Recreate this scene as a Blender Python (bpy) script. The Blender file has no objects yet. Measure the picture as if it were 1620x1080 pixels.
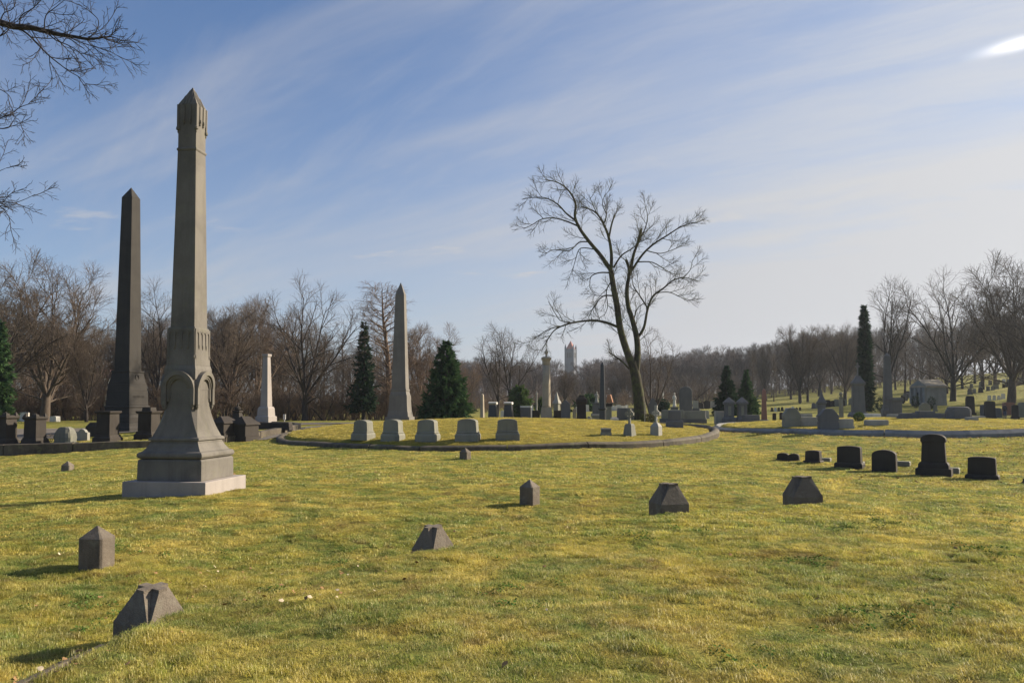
import bpy, math, random
import numpy as np
from mathutils import Vector, Matrix

sc = bpy.context.scene
COL = sc.collection
R = math.radians
F = 1260.0                      # focal length in photograph pixels (28 mm on 36 mm)
EYE = 1.95
HORIZON = 639.0
TILT_PX = 48.0                  # part of the view's rise that comes from tilting; the rest is lens shift
SHIFT_PX = HORIZON - 540.0 - TILT_PX
PITCH = math.atan(TILT_PX / F)

# ------------------------------------------------------------------ camera
cd = bpy.data.cameras.new('camera')
cam = bpy.data.objects.new('camera', cd)
COL.objects.link(cam)
cam.location = (0, 0, EYE)
cam.rotation_euler = (R(90) + PITCH, 0, 0)
cd.lens = 28.0
cd.sensor_width = 36.0
cd.shift_y = SHIFT_PX / 1620.0
cd.clip_start = 0.05
cd.clip_end = 9000
sc.camera = cam

# ------------------------------------------------------------------ light
SUN_AZ = R(68)                  # to the right of the view direction
SUN_EL = R(27)
sd = Vector((math.sin(SUN_AZ) * math.cos(SUN_EL), math.cos(SUN_AZ) * math.cos(SUN_EL), math.sin(SUN_EL)))
sl = bpy.data.lights.new('sun', 'SUN')
sl.energy = 5.0
sl.angle = R(0.53)
sl.color = (1.0, 0.87, 0.68)
sun = bpy.data.objects.new('sun', sl)
COL.objects.link(sun)
sun.rotation_euler = sd.to_track_quat('Z', 'Y').to_euler()
sun.location = (60, 30, 60)
sc.view_settings.view_transform = 'Standard'
sc.view_settings.look = 'None'
sc.view_settings.exposure = 0.88
sc.view_settings.gamma = 1.0
sc.view_settings.use_curve_mapping = False
try:
    sc.cycles.max_bounces = 6
    sc.cycles.transparent_max_bounces = 8
    sc.cycles.use_denoising = True
    sc.cycles.volume_bounces = 0
    sc.cycles.sample_clamp_indirect = 4
except Exception:
    pass


class NT:
    """small helper to write node trees"""
    def __init__(s, tree):
        s.t = tree
    def n(s, kind, out=0, **kw):
        nd = s.t.nodes.new(kind)
        ins = {}
        for k, v in kw.items():
            if k.startswith('i_'):
                ins[k[2:]] = v
            else:
                setattr(nd, k, v)
        for k, v in ins.items():
            k2 = int(k) if k.isdigit() else k.replace('_', ' ')
            sk = nd.inputs[k2]
            if isinstance(v, bpy.types.NodeSocket):
                s.t.links.new(v, sk)
            else:
                sk.default_value = v
        return nd.outputs[out] if out is not None else nd
    def math(s, op, a, b=0.0, c=None, clamp=False):
        kw = {'i_0': a, 'i_1': b}
        if c is not None:
            kw['i_2'] = c
        return s.n('ShaderNodeMath', operation=op, use_clamp=clamp, **kw)
    def vmath(s, op, a, b=None, out=0):
        kw = {'i_0': a}
        if b is not None:
            kw['i_1'] = b
        return s.n('ShaderNodeVectorMath', out=out, operation=op, **kw)
    def mix(s, f, a, b, blend='MIX'):
        nd = s.t.nodes.new('ShaderNodeMix')
        nd.data_type = 'RGBA'
        nd.blend_type = blend
        for sk, v in ((nd.inputs[0], f), (nd.inputs[6], a), (nd.inputs[7], b)):
            if isinstance(v, bpy.types.NodeSocket):
                s.t.links.new(v, sk)
            elif sk.type == 'RGBA':
                sk.default_value = (v[0], v[1], v[2], 1)
            else:
                sk.default_value = v
        return nd.outputs[2]
    def ramp(s, f, stops):
        nd = s.t.nodes.new('ShaderNodeMapRange')
        nd.interpolation_type = 'SMOOTHSTEP'
        s.t.links.new(f, nd.inputs[0])
        nd.inputs[1].default_value, nd.inputs[2].default_value = stops[0], stops[1]
        nd.inputs[3].default_value = stops[2] if len(stops) > 2 else 0.0
        nd.inputs[4].default_value = stops[3] if len(stops) > 3 else 1.0
        return nd.outputs[0]
    def noise(s, vec, scale, detail=4.0, rough=0.55, dist=0.0, out=0):
        return s.n('ShaderNodeTexNoise', out=out, i_Vector=vec, i_Scale=scale, i_Detail=detail,
                   i_Roughness=rough, i_Distortion=dist)


# ------------------------------------------------------------------ sky
w = bpy.data.worlds.new('World')
sc.world = w
w.use_nodes = True
wt = w.node_tree
wt.nodes.clear()
T = NT(wt)
sky = T.n('ShaderNodeTexSky', out=None)
sky.sky_type = 'NISHITA'
sky.sun_disc = False
sky.sun_elevation = SUN_EL
sky.sun_rotation = SUN_AZ
sky.altitude = 250
sky.air_density = 1.0
sky.dust_density = 0.6
sky.ozone_density = 3.0
dirn = T.n('ShaderNodeTexCoord', out=0)
sep = T.n('ShaderNodeSeparateXYZ', out=None, i_0=dirn)
dz = T.math('MAXIMUM', sep.outputs[2], 0.0)
den = T.math('ADD', dz, 0.10)
pu = T.math('DIVIDE', sep.outputs[0], den)
pv = T.math('DIVIDE', sep.outputs[1], den)
plane = T.n('ShaderNodeCombineXYZ', i_0=pu, i_1=pv, i_2=0.0)
# long thin cirrus: turn the sheet, then stretch it along the wind
def sheet(angle, sx, sy, off=(0, 0, 0)):
    r = T.n('ShaderNodeVectorRotate', rotation_type='Z_AXIS', i_Vector=plane, i_Angle=angle)
    m = T.vmath('MULTIPLY', r, (sx, sy, 1))
    return T.vmath('ADD', m, off)
warp = T.noise(plane, 0.8, 3.0, 0.5, out=1)
def warped(vec, k):
    nd = T.vmath('SCALE', warp)
    nd.node.inputs[3].default_value = k
    return T.vmath('ADD', vec, nd)
c1 = T.noise(warped(sheet(R(36), 0.22, 2.1, (3.1, 1.9, 0)), 0.55), 1.0, 8.0, 0.52)
c2 = T.noise(warped(sheet(R(54), 0.55, 4.2, (7, 2, 0)), 0.9), 1.0, 9.0, 0.62)
c3 = T.noise(warped(sheet(R(33), 0.7, 2.6, (1, 9, 0)), 1.0), 1.6, 10.0, 0.66)
soft = T.noise(T.vmath('ADD', plane, (4.4, 0.6, 0)), 0.55, 3.0, 0.5)
streak = T.ramp(c1, (0.45, 0.66))
fine = T.ramp(c2, (0.46, 0.70))
patch = T.ramp(c3, (0.46, 0.78))
big = T.ramp(soft, (0.34, 0.66))
cl = T.math('MULTIPLY', streak, T.math('ADD', T.math('MULTIPLY', big, 0.55), 0.40))
cl = T.math('ADD', cl, T.math('MULTIPLY', fine, T.math('ADD', T.math('MULTIPLY', big, 0.42), 0.12)))
cl = T.math('ADD', cl, T.math('MULTIPLY', patch, 0.20))
# thin veil: thicker towards the sun, and near the horizon below it
dots = T.vmath('DOT_PRODUCT', dirn, tuple(sd), out=1)
nearsun = T.ramp(dots, (0.22, 0.98))
low = T.ramp(dz, (0.0, 0.50, 1.0, 0.0))
hz = Vector((sd.x, sd.y, 0)).normalized()
azim = T.ramp(T.vmath('DOT_PRODUCT', dirn, (hz.x, hz.y, 0), out=1), (-0.75, 0.85, 0.12, 1.0))
low2 = T.math('MULTIPLY', T.math('POWER', low, 1.38), azim)
veil = T.math('ADD', T.math('MULTIPLY', T.math('MULTIPLY', nearsun, 0.60), T.ramp(c3, (0.30, 0.66, 0.62, 1.15))), T.math('MULTIPLY', low2, 0.92))
inv = T.math('SUBTRACT', 1.0, T.math('MINIMUM', veil, 1.0))
veil = T.math('ADD', veil, 0.075)
cover = T.math('ADD', veil, T.math('MULTIPLY', T.math('MULTIPLY', cl, 0.37), T.math('ADD', T.math('MULTIPLY', inv, 0.70), 0.30)), clamp=True)
# small puffs of low cloud
pf = T.noise(sheet(R(10), 0.55, 1.0, (2.2, 5.3, 0)), 2.6, 7.0, 0.58)
pband = T.math('MULTIPLY', T.ramp(dz, (0.10, 0.17)), T.ramp(dz, (0.24, 0.34, 1.0, 0.0)))
puff = T.math('MULTIPLY', T.math('MULTIPLY', T.ramp(pf, (0.60, 0.72)), pband), 0.38)
cover = T.math('ADD', cover, puff, clamp=True)
# the cloud sheet's own brightness: forward scattering makes it brighter near the sun
glow = T.math('ADD', T.math('MULTIPLY', T.math('POWER', T.math('MAXIMUM', dots, 0.0), 3.0), 2.0), 4.95)
ccol = T.mix(nearsun, (0.955, 0.972, 1.035), (0.985, 0.992, 1.025))
cbright = T.vmath('SCALE', ccol)
wt.links.new(glow, cbright.node.inputs[3])
skycol = T.mix(1.0, sky.outputs[0], (0.67, 0.91, 1.14), 'MULTIPLY')
skymix = T.mix(cover, skycol, cbright)
# sun dog: the bright tip of ice cloud level with the sun
dog = Vector((0.636, 0.9836, 0.452)).normalized()
dd_ = T.vmath('DOT_PRODUCT', T.n('ShaderNodeVectorMath', operation='NORMALIZE', i_0=dirn), tuple(dog), out=1)
dp = (dog.x / (dog.z + 0.10), dog.y / (dog.z + 0.10), 0)
dl = T.n('ShaderNodeVectorRotate', rotation_type='Z_AXIS', i_Vector=T.vmath('SUBTRACT', warped(plane, 0.10), (dp[0] + 0.05, dp[1] + 0.05, 0)), i_Angle=R(42))
dl = T.vmath('LENGTH', T.vmath('MULTIPLY', dl, (6.0, 15.0, 0)), out=1)
spot = T.math('MULTIPLY', T.math('POWER', T.ramp(dl, (0.0, 1.0, 1.0, 0.0)), 2.2), T.ramp(dd_, (0.97, 0.99)))
skymix = T.mix(spot, skymix, (13.5, 13.2, 13.0))
bg = T.n('ShaderNodeBackground', i_Color=skymix, i_Strength=0.0625)
wo = T.n('ShaderNodeOutputWorld', out=None)
wt.links.new(bg, wo.inputs[0])

# ------------------------------------------------------------------ picture <-> place
def ray(px, py):
    u, v = (px - 810) / F, (540 - py + SHIFT_PX) / F
    return (u, math.cos(PITCH) - v * math.sin(PITCH), math.sin(PITCH) + v * math.cos(PITCH))
def pt(px, py, Y):
    d = ray(px, py)
    k = Y / d[1]
    return Vector((d[0] * k, Y, EYE + d[2] * k))
def X(px, Y, py=660):
    return pt(px, py, Y).x

# ------------------------------------------------------------------ object helpers
ALL = []
def prop(o, label=None, cat=None, group=None, kind=None):
    if label: o['label'] = label
    if cat: o['category'] = cat
    if group: o['group'] = group
    if kind: o['kind'] = kind
    return o
def empty(name, loc, rz, label, cat, group=None):
    o = bpy.data.objects.new(name, None)
    o.empty_display_size = 0.3
    COL.objects.link(o)
    o.location = loc
    o.rotation_euler = (0, 0, rz)
    return prop(o, label, cat, group)
def mesh_obj(name, verts, faces, mats, parent=None, smooth=False, bevel=0.0, midx=None):
    me = bpy.data.meshes.new(name)
    me.from_pydata([tuple(v) for v in verts], [], [tuple(f) for f in faces])
    if not isinstance(mats, (list, tuple)):
        mats = [mats]
    for m in mats:
        me.materials.append(m)
    if midx is not None:
        me.polygons.foreach_set('material_index', midx)
    if smooth:
        me.polygons.foreach_set('use_smooth', [True] * len(me.polygons))
    me.update()
    o = bpy.data.objects.new(name, me)
    COL.objects.link(o)
    if parent: o.parent = parent
    if bevel > 0:
        b = o.modifiers.new('bevel', 'BEVEL')
        b.width = bevel
        b.segments = 2
        b.limit_method = 'ANGLE'
        b.angle_limit = R(25)
    return o
class MB:
    """collects shapes into one mesh"""
    def __init__(s):
        s.v, s.f = [], []
    def add(s, vs, fs):
        b = len(s.v)
        s.v += [tuple(v) for v in vs]
        s.f += [tuple(i + b for i in f) for f in fs]
        return s
    def rings(s, rings, cap=True):
        n = len(rings[0])
        vs = [p for r in rings for p in r]
        fs = []
        for k in range(len(rings) - 1):
            for i in range(n):
                j = (i + 1) % n
                fs.append((k * n + i, k * n + j, (k + 1) * n + j, (k + 1) * n + i))
        if cap:
            fs.append(tuple(range(n - 1, -1, -1)))
            fs.append(tuple((len(rings) - 1) * n + i for i in range(n)))
        return s.add(vs, fs)
    def box(s, x0, x1, y0, y1, z0, z1):
        return s.rings([[(x0, y0, z), (x1, y0, z), (x1, y1, z), (x0, y1, z)] for z in (z0, z1)])
    def stack(s, secs, ox=0.0, oy=0.0, ch=0.0):
        """square sections (z, half x[, half y[, chamfer]]) from bottom to top"""
        rs = []
        for q in secs:
            z, hx = q[0], q[1]
            hy = q[2] if len(q) > 2 else hx
            c = q[3] if len(q) > 3 else ch
            if ch or len(q) > 3:
                c = max(min(c, hx * 0.9, hy * 0.9), 0.0005)
                P = [(-hx + c, -hy), (hx - c, -hy), (hx, -hy + c), (hx, hy - c), (hx - c, hy), (-hx + c, hy), (-hx, hy - c), (-hx, -hy + c)]
            else:
                P = [(-hx, -hy), (hx, -hy), (hx, hy), (-hx, hy)]
            rs.append([(ox + a, oy + b, z) for a, b in P])
        return s.rings(rs)
    def lathe(s, prof, n=16, ox=0.0, oy=0.0):
        rs = [[(ox + r * math.cos(2 * math.pi * i / n), oy + r * math.sin(2 * math.pi * i / n), z) for i in range(n)] for z, r in prof]
        return s.rings(rs)
    def slab(s, outline, y0, y1):
        """outline in x,z (counter-clockwise seen from the front) extruded from y0 to y1"""
        return s.rings([[(x, y1, z) for x, z in outline], [(x, y0, z) for x, z in outline]])
    def obj(s, name, mat, parent=None, smooth=False, bevel=0.0):
        return mesh_obj(name, s.v, s.f, mat, parent, smooth, bevel)

# ------------------------------------------------------------------ materials
def stone(name, col, col2=None, rough=0.75, grain=0.25, stain=0.35, lichen=0.0, scale=1.0, bump=0.25, lcol=(0.22, 0.23, 0.10)):
    m = bpy.data.materials.new(name)
    m.use_nodes = True
    t = m.node_tree
    t.nodes.clear()
    T = NT(t)
    col2 = col2 or tuple(c * 0.55 for c in col)
    geo = T.n('ShaderNodeNewGeometry', out=0)
    big = T.ramp(T.noise(geo, 0.9 * scale, 6, 0.62, 0.6), (0.35, 0.72))
    vert = T.n('ShaderNodeMapping', i_Vector=geo, i_Scale=(2.2, 2.2, 0.22))
    streak = T.ramp(T.noise(vert, 1.6 * scale, 5, 0.65), (0.42, 0.75))
    fine = T.noise(geo, 60 * scale, 3, 0.7)
    speck = T.n('ShaderNodeTexVoronoi', out=0, i_Vector=geo, i_Scale=95 * scale)
    base = T.mix(T.math('MULTIPLY', big, stain), col, col2)
    base = T.mix(T.math('MULTIPLY', streak, stain * 0.7), base, tuple(c * 0.6 for c in col2))
    g = T.math('ADD', T.math('MULTIPLY', T.math('SUBTRACT', fine, 0.5), grain * 2.0), 1.0)
    base = T.mix(1.0, base, T.n('ShaderNodeCombineXYZ', i_0=g, i_1=g, i_2=g), 'MULTIPLY')
    if lichen > 0:
        lm = T.ramp(T.noise(geo, 3.2 * scale, 7, 0.7, 0.8), (0.50, 0.70))
        base = T.mix(T.math('MULTIPLY', lm, lichen), base, lcol)
    bs = T.n('ShaderNodeBsdfPrincipled', out=None, i_Base_Color=base, i_Roughness=rough)
    bs.inputs['Specular IOR Level'].default_value = 0.18 if rough > 0.5 else 0.45
    hgt = T.math('ADD', T.math('MULTIPLY', fine, 0.5), T.math('MULTIPLY', T.noise(geo, 9 * scale, 5, 0.6), 1.0))
    bp = T.n('ShaderNodeBump', i_Height=hgt, i_Strength=bump, i_Distance=0.02)
    t.links.new(bp, bs.inputs['Normal'])
    o = T.n('ShaderNodeOutputMaterial', out=None)
    t.links.new(bs.outputs[0], o.inputs[0])
    return m
def plain(name, col, rough=0.6, metal=0.0, var=0.15, scale=3.0):
    m = bpy.data.materials.new(name)
    m.use_nodes = True
    t = m.node_tree
    T = NT(t)
    b = t.nodes['Principled BSDF']
    geo = T.n('ShaderNodeNewGeometry', out=0)
    nz = T.noise(geo, scale, 5, 0.6)
    c = T.mix(nz, tuple(x * (1 - var) for x in col), tuple(min(1, x * (1 + var)) for x in col))
    t.links.new(c, b.inputs['Base Color'])
    b.inputs['Roughness'].default_value = rough
    b.inputs['Specular IOR Level'].default_value = 0.0 if rough >= 1 else 0.4
    b.inputs['Metallic'].default_value = metal
    return m
def bark(name, col, col2, scale=1.0, moss=0.0):
    m = bpy.data.materials.new(name)
    m.use_nodes = True
    t = m.node_tree
    T = NT(t)
    b = t.nodes['Principled BSDF']
    tc = T.n('ShaderNodeTexCoord', out=3)
    mp = T.n('ShaderNodeMapping', i_Vector=tc, i_Scale=(7 * scale, 7 * scale, 1.2 * scale))
    nz = T.noise(mp, 1.3, 6, 0.65, 0.5)
    c = T.mix(T.ramp(nz, (0.32, 0.68)), col2, col)
    inf = T.n('ShaderNodeObjectInfo', out=None)
    rn = inf.outputs['Random']
    c = T.mix(T.math('MULTIPLY', rn, 0.45), c, tuple(x * 1.35 for x in (col2[0] * 1.25, col2[1], col2[2] * 0.85)))
    if moss > 0:
        mk = T.ramp(T.noise(tc, 2.4, 4, 0.6), (0.42, 0.62))
        c = T.mix(T.math('MULTIPLY', mk, moss), c, (0.085, 0.10, 0.030))
    t.links.new(c, b.inputs['Base Color'])
    b.inputs['Roughness'].default_value = 0.9
    b.inputs['Specular IOR Level'].default_value = 0.2
    bp = T.n('ShaderNodeBump', i_Height=nz, i_Strength=0.6, i_Distance=0.04)
    t.links.new(bp, b.inputs['Normal'])
    return m

M = {}
M['gothic'] = stone('weathered_tan_granite', (0.168, 0.154, 0.136), (0.083, 0.076, 0.067), grain=0.3, stain=0.6, lichen=0.20, lcol=(0.19, 0.19, 0.10))
M['plinth'] = stone('pale_pink_granite', (0.33, 0.295, 0.275), (0.22, 0.195, 0.18), grain=0.22, stain=0.4)
M['dark'] = stone('dark_grey_granite', (0.050, 0.042, 0.036), (0.024, 0.021, 0.019), grain=0.3, stain=0.5)
M['brownobe'] = stone('brown_grey_granite', (0.042, 0.038, 0.034), (0.020, 0.019, 0.018), grain=0.2, stain=0.45)
M['black'] = stone('black_polished_granite', (0.030, 0.031, 0.036), (0.018, 0.019, 0.022), rough=0.32, grain=0.2, stain=0.3, bump=0.05)
M['grey'] = stone('weathered_grey_granite', (0.225, 0.220, 0.182), (0.125, 0.122, 0.10), grain=0.25, stain=0.5, lichen=0.25)
M['lightgrey'] = stone('light_grey_granite', (0.32, 0.31, 0.275), (0.21, 0.205, 0.18), grain=0.2, stain=0.45)
M['white'] = stone('white_marble', (0.62, 0.60, 0.55), (0.42, 0.41, 0.37), grain=0.1, stain=0.5)
M['mark'] = stone('rough_brown_marker_stone', (0.165, 0.138, 0.110), (0.085, 0.07, 0.057), grain=0.55, stain=0.65, lichen=0.40, scale=1.6, bump=0.6, lcol=(0.25, 0.235, 0.18))
M['slate'] = stone('blue_grey_granite', (0.135, 0.134, 0.136), (0.08, 0.08, 0.083), grain=0.2, stain=0.4)
M['red'] = stone('red_granite', (0.27, 0.14, 0.105), (0.17, 0.09, 0.07), grain=0.2, stain=0.3)
M['kerb'] = stone('stained_kerb_stone', (0.125, 0.104, 0.080), (0.055, 0.047, 0.038), grain=0.35, stain=0.85, lichen=0.35, bump=0.4)
M['kerbblue'] = stone('grey_blue_kerb_stone', (0.22, 0.22, 0.215), (0.12, 0.122, 0.125), grain=0.25, stain=0.6, bump=0.3)
M['mausoleum'] = stone('dull_pale_granite', (0.27, 0.27, 0.26), (0.13, 0.13, 0.125), grain=0.2, stain=0.5)
M['obeliskgrey'] = stone('brown_grey_smooth_granite', (0.185, 0.172, 0.155), (0.115, 0.105, 0.095), grain=0.2, stain=0.4)
M['sandstone'] = stone('sandstone', (0.36, 0.31, 0.235), (0.24, 0.20, 0.15), grain=0.25, stain=0.5)
# ------------------------------------------------------------------ terrain
MC, MR = (-0.75, 45.6), 12.0           # middle round lot
RC, RR = (23.6, 47.0), 11.2            # right round lot
def circ_near(px, c, r):
    k = (px - 810) / F * 1.0
    a = 1 + k * k
    b = -2 * (k * c[0] + c[1])
    cc = c[0] ** 2 + c[1] ** 2 - r * r
    d = max(b * b - 4 * a * cc, 0)
    return (-b - math.sqrt(d)) / (2 * a)
LEFT_LINE = [(-62, 60), (-50, 49), (-40, 42.5), (-32, 39.6), (-24.7, 38.8), (-18.6, 40.0), (-15.6, 42.2), (-14.3, 45.5), (-14.1, 50), (-14.8, 55), (-18, 60), (-25, 63.5), (-40, 66), (-62, 68)]
def catmull(P, n=12, closed=False):
    out = []
    L = len(P)
    rng = range(L) if closed else range(L - 1)
    for i in rng:
        p0 = np.array(P[(i - 1) % L] if (closed or i > 0) else P[i], float)
        p1 = np.array(P[i], float)
        p2 = np.array(P[(i + 1) % L], float)
        p3 = np.array(P[(i + 2) % L] if (closed or i + 2 < L) else P[-1], float)
        for k in range(n):
            t = k / n
            out.append(0.5 * ((2 * p1) + (-p0 + p2) * t + (2 * p0 - 5 * p1 + 4 * p2 - p3) * t * t + (-p0 + 3 * p1 - 3 * p2 + p3) * t ** 3))
    if not closed:
        out.append(np.array(P[-1], float))
    return out
LEFT_POLY = np.array(catmull(LEFT_LINE, 6))

ctrl = [  # (px, py, depth) where the photograph shows the ground
    (153, 888, 9.9), (30, 930, 9.0), (350, 900, 10.5), (838, 799, 15.7), (600, 820, 14.0), (736, 727, 28), (107, 745, 28),
    (193, 784, 16.4), (324, 787, 16.1), (389, 772, 18.0), (0, 790, 19),
    (790, 713, 33.3), (640, 711, 34.5), (540, 705, 36.5), (465, 694, 43), (1000, 708, 34.8), (1080, 701, 37.5), (1128, 695, 41),
    (0, 723, 38.3), (120, 716, 38.6), (230, 708, 39.6), (360, 703, 41.5), (430, 693, 43.5), (480, 682, 50),
    (1246, 730, 31), (1288, 734, 29), (1345, 739, 27), (1400, 744, 26), (1474, 752, 24.5), (1555, 759, 23.5), (1620, 766, 22.5),
    (1163, 681, 46), (1250, 687, 40), (1400, 692, circ_near(1400, RC, RR) - 0.3), (1500, 693, circ_near(1500, RC, RR) - 0.3), (1620, 690, circ_near(1620, RC, RR) - 0.3),
    (1170, 780, 17), (1058, 812, 15), (1270, 800, 16), (1500, 800, 17), (1700, 800, 18),
    (1140, 706, 36), (1150, 672, 58), (1100, 666, 66), (1010, 664, 64), (900, 667, 68), (780, 667, 72), (620, 668, 70), (500, 667, 72),
    (-150, 720, 42), (-300, 760, 28), (-300, 900, 10),
    (100, 669, 74), (-100, 672, 74), (250, 668, 76), (30, 665, 92), (300, 664, 100), (600, 663, 110), (780, 659, 100), (900, 656, 95), (1000, 650, 110),
    (1590, 664, 84), (1450, 664, 70), (1300, 662, 68), (1500, 652, 95), (1620, 650, 98),
    (1400, 647, 98), (1300, 646, 110), (1200, 648, 120), (1100, 646, 130), (1000, 646, 150),
    (1470, 634, 125), (1560, 628, 130), (1650, 620, 130), (1800, 600, 140), (1300, 628, 175), (1200, 634, 190), (1560, 606, 185), (1660, 600, 190),
    (1450, 618, 175), (900, 640, 260), (1100, 632, 260), (1400, 606, 260), (1650, 585, 280), (600, 650, 220), (300, 655, 220), (0, 655, 200), (-400, 660, 200),
]
CP = np.array([tuple(pt(*c)) for c in ctrl])
CP = np.vstack([CP, [(0, 1.5, 0.0), (4, 4, 0.02), (-6, 2, -0.05), (9, 9, 0.0), (0, -25, 0.2), (-40, -20, 0.1), (40, -20, 0.2), (-5, 5, -0.06), (40, 20, 0.2), (60, 40, 1.0),
                     (-300, 250, -2), (300, 250, 14), (0, 500, 4), (-500, 600, 0), (600, 600, 16), (150, 100, 6), (-150, 80, -1.5)]])
LAM = 0.004
def tpsU(r2):
    return np.where(r2 > 1e-12, 0.5 * r2 * np.log(np.maximum(r2, 1e-12)), 0.0)
def warpc(a):      # compress far distances so the spline stays calm there
    r = np.sqrt((a ** 2).sum(-1, keepdims=True)) + 1e-9
    return a / r * np.log1p(r / 30.0) * 30.0
_c = warpc(CP[:, :2])
_n = len(_c)
_K = tpsU(((_c[:, None] - _c[None]) ** 2).sum(-1)) + np.eye(_n) * LAM * 400
_P = np.hstack([np.ones((_n, 1)), _c])
_A = np.vstack([np.hstack([_K, _P]), np.hstack([_P.T, np.zeros((3, 3))])])
_W = np.linalg.solve(_A, np.concatenate([CP[:, 2], np.zeros(3)]))
def vnoise(x, y, seed=0):
    xi, yi = np.floor(x).astype(np.int64), np.floor(y).astype(np.int64)
    fx, fy = x - xi, y - yi
    fx, fy = fx * fx * (3 - 2 * fx), fy * fy * (3 - 2 * fy)
    def h(a, b):
        q = (a * 374761393 + b * 668265263 + seed * 1274126177) & 0xffffffff
        q = ((q ^ (q >> 13)) * 1274126177) & 0xffffffff
        return ((q ^ (q >> 16)) & 0xffff) / 65535.0
    return (h(xi, yi) * (1 - fx) + h(xi + 1, yi) * fx) * (1 - fy) + (h(xi, yi + 1) * (1 - fx) + h(xi + 1, yi + 1) * fx) * fy
EDGE_PX = np.array([-400, -60, 40, 165, 290, 655, 1058, 1270, 1620, 1900.])
EDGE_Y = np.array([3.6, 4.55, 5.0, 5.85, 6.7, 9.55, 12.4, 13.5, 14.6, 15.2])
EDGE_PY = [1250, 1112, 1076, 1019, 972, 873, 818, 803, 797, 800]      # where the photograph shows the bank's crest
EDGE_W = np.array([0.3, 0.2, 0.10, 0.12, 0.5, 0.7, 0.8, 0.9, 1.4, 2.0])
def sstep(t):
    t = np.clip(t, 0, 1)
    return t * t * (3 - 2 * t)
def seg_dist(x, y, poly):
    d = np.full(x.shape, 1e9)
    for i in range(len(poly) - 1):
        a, b = poly[i], poly[i + 1]
        ab = b - a
        t = np.clip(((x - a[0]) * ab[0] + (y - a[1]) * ab[1]) / (ab @ ab), 0, 1)
        d = np.minimum(d, np.hypot(x - a[0] - t * ab[0], y - a[1] - t * ab[1]))
    return d
def in_poly(x, y, poly):
    ins = np.zeros(x.shape, bool)
    n = len(poly)
    j = n - 1
    for i in range(n):
        xi, yi, xj, yj = poly[i][0], poly[i][1], poly[j][0], poly[j][1]
        c = ((yi > y) != (yj > y)) & (x < (xj - xi) * (y - yi) / (yj - yi + 1e-12) + xi)
        ins ^= c
        j = i
    return ins
def base_z(x, y):
    q = warpc(np.array([[x, y]], float))
    return float((tpsU(((q[:, None] - _c[None]) ** 2).sum(-1)) @ _W[:_n] + _W[_n] + q @ _W[_n + 1:])[0])
EDGE_H = []
for _p, _q, _e in zip(EDGE_PX, EDGE_PY, EDGE_Y):
    _v = pt(_p, _q, _e)
    EDGE_H.append(min(max(_v.z - base_z(_v.x, _v.y), 0.05), 0.42))
EDGE_H[0] = EDGE_H[1]; EDGE_H[-1] = EDGE_H[-2]
print('EDGE_H', [round(h, 3) for h in EDGE_H])
EDGE_H = np.array(EDGE_H)
def terrain(x, y, lots=True, want=False):
    x = np.atleast_1d(np.asarray(x, float)); y = np.atleast_1d(np.asarray(y, float))
    shp = x.shape
    x, y = x.ravel(), y.ravel()
    z = np.empty(x.shape)
    for s in range(0, len(x), 20000):
        q = warpc(np.stack([x[s:s + 20000], y[s:s + 20000]], 1))
        U = tpsU(((q[:, None] - _c[None]) ** 2).sum(-1))
        z[s:s + 20000] = U @ _W[:_n] + _W[_n] + q @ _W[_n + 1:]
    # raised foreground bank the photographer stands on
    yy = np.maximum(y, 0.6)
    px = 810 + x / yy * F
    px = np.where(y < 0.6, 810 + np.sign(x) * 4000, px)
    e = np.interp(px, EDGE_PX, EDGE_Y)
    hh = np.interp(px, EDGE_PX, EDGE_H)
    ww = np.interp(px, EDGE_PX, EDGE_W)
    t = np.where(y < 0.6, 1.0, sstep((e + ww - y) / ww))
    z = z + hh * t
    # gentle lumps
    fade = np.exp(-np.maximum(y - 20, 0) / 60)
    z = z + ((vnoise(x * 0.35, y * 0.35, 1) - 0.5) * 0.10 + (vnoise(x * 1.1, y * 1.1, 2) - 0.5) * 0.045 + (vnoise(x * 2.7, y * 2.7, 3) - 0.5) * 0.034 + (vnoise(x * 5.5, y * 5.5, 4) - 0.5) * 0.020) * fade
    lot = np.zeros(x.shape)
    if lots:
        r = np.hypot(x - MC[0], y - MC[1])
        s_ = sstep((MR - 0.12 - r) / 0.28)
        z = z + s_ * (0.24 + 0.62 * (1 - np.minimum(r / MR, 1) ** 2))
        lot = np.maximum(lot, s_)
        r = np.hypot(x - RC[0], y - RC[1])
        s_ = sstep((RR - 0.12 - r) / 0.28)
        z = z + s_ * (0.22 + 0.30 * (1 - np.minimum(r / RR, 1) ** 2))
        lot = np.maximum(lot, s_ * 0.75)
        m = (x < -13) & (y > 37) & (y < 70)
        if m.any():
            d = seg_dist(x[m], y[m], LEFT_POLY)
            ins = in_poly(x[m], y[m], LEFT_POLY)
            s2 = np.where(ins, sstep((d - 0.1) / 0.28), 0)
            z[m] += s2 * 0.30 * sstep((66 - y[m]) / 6 + 0.3)
    z = z.reshape(shp)
    return (z, lot.reshape(shp)) if want else z
def G(x, y):
    return float(terrain([x], [y])[0])

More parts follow.
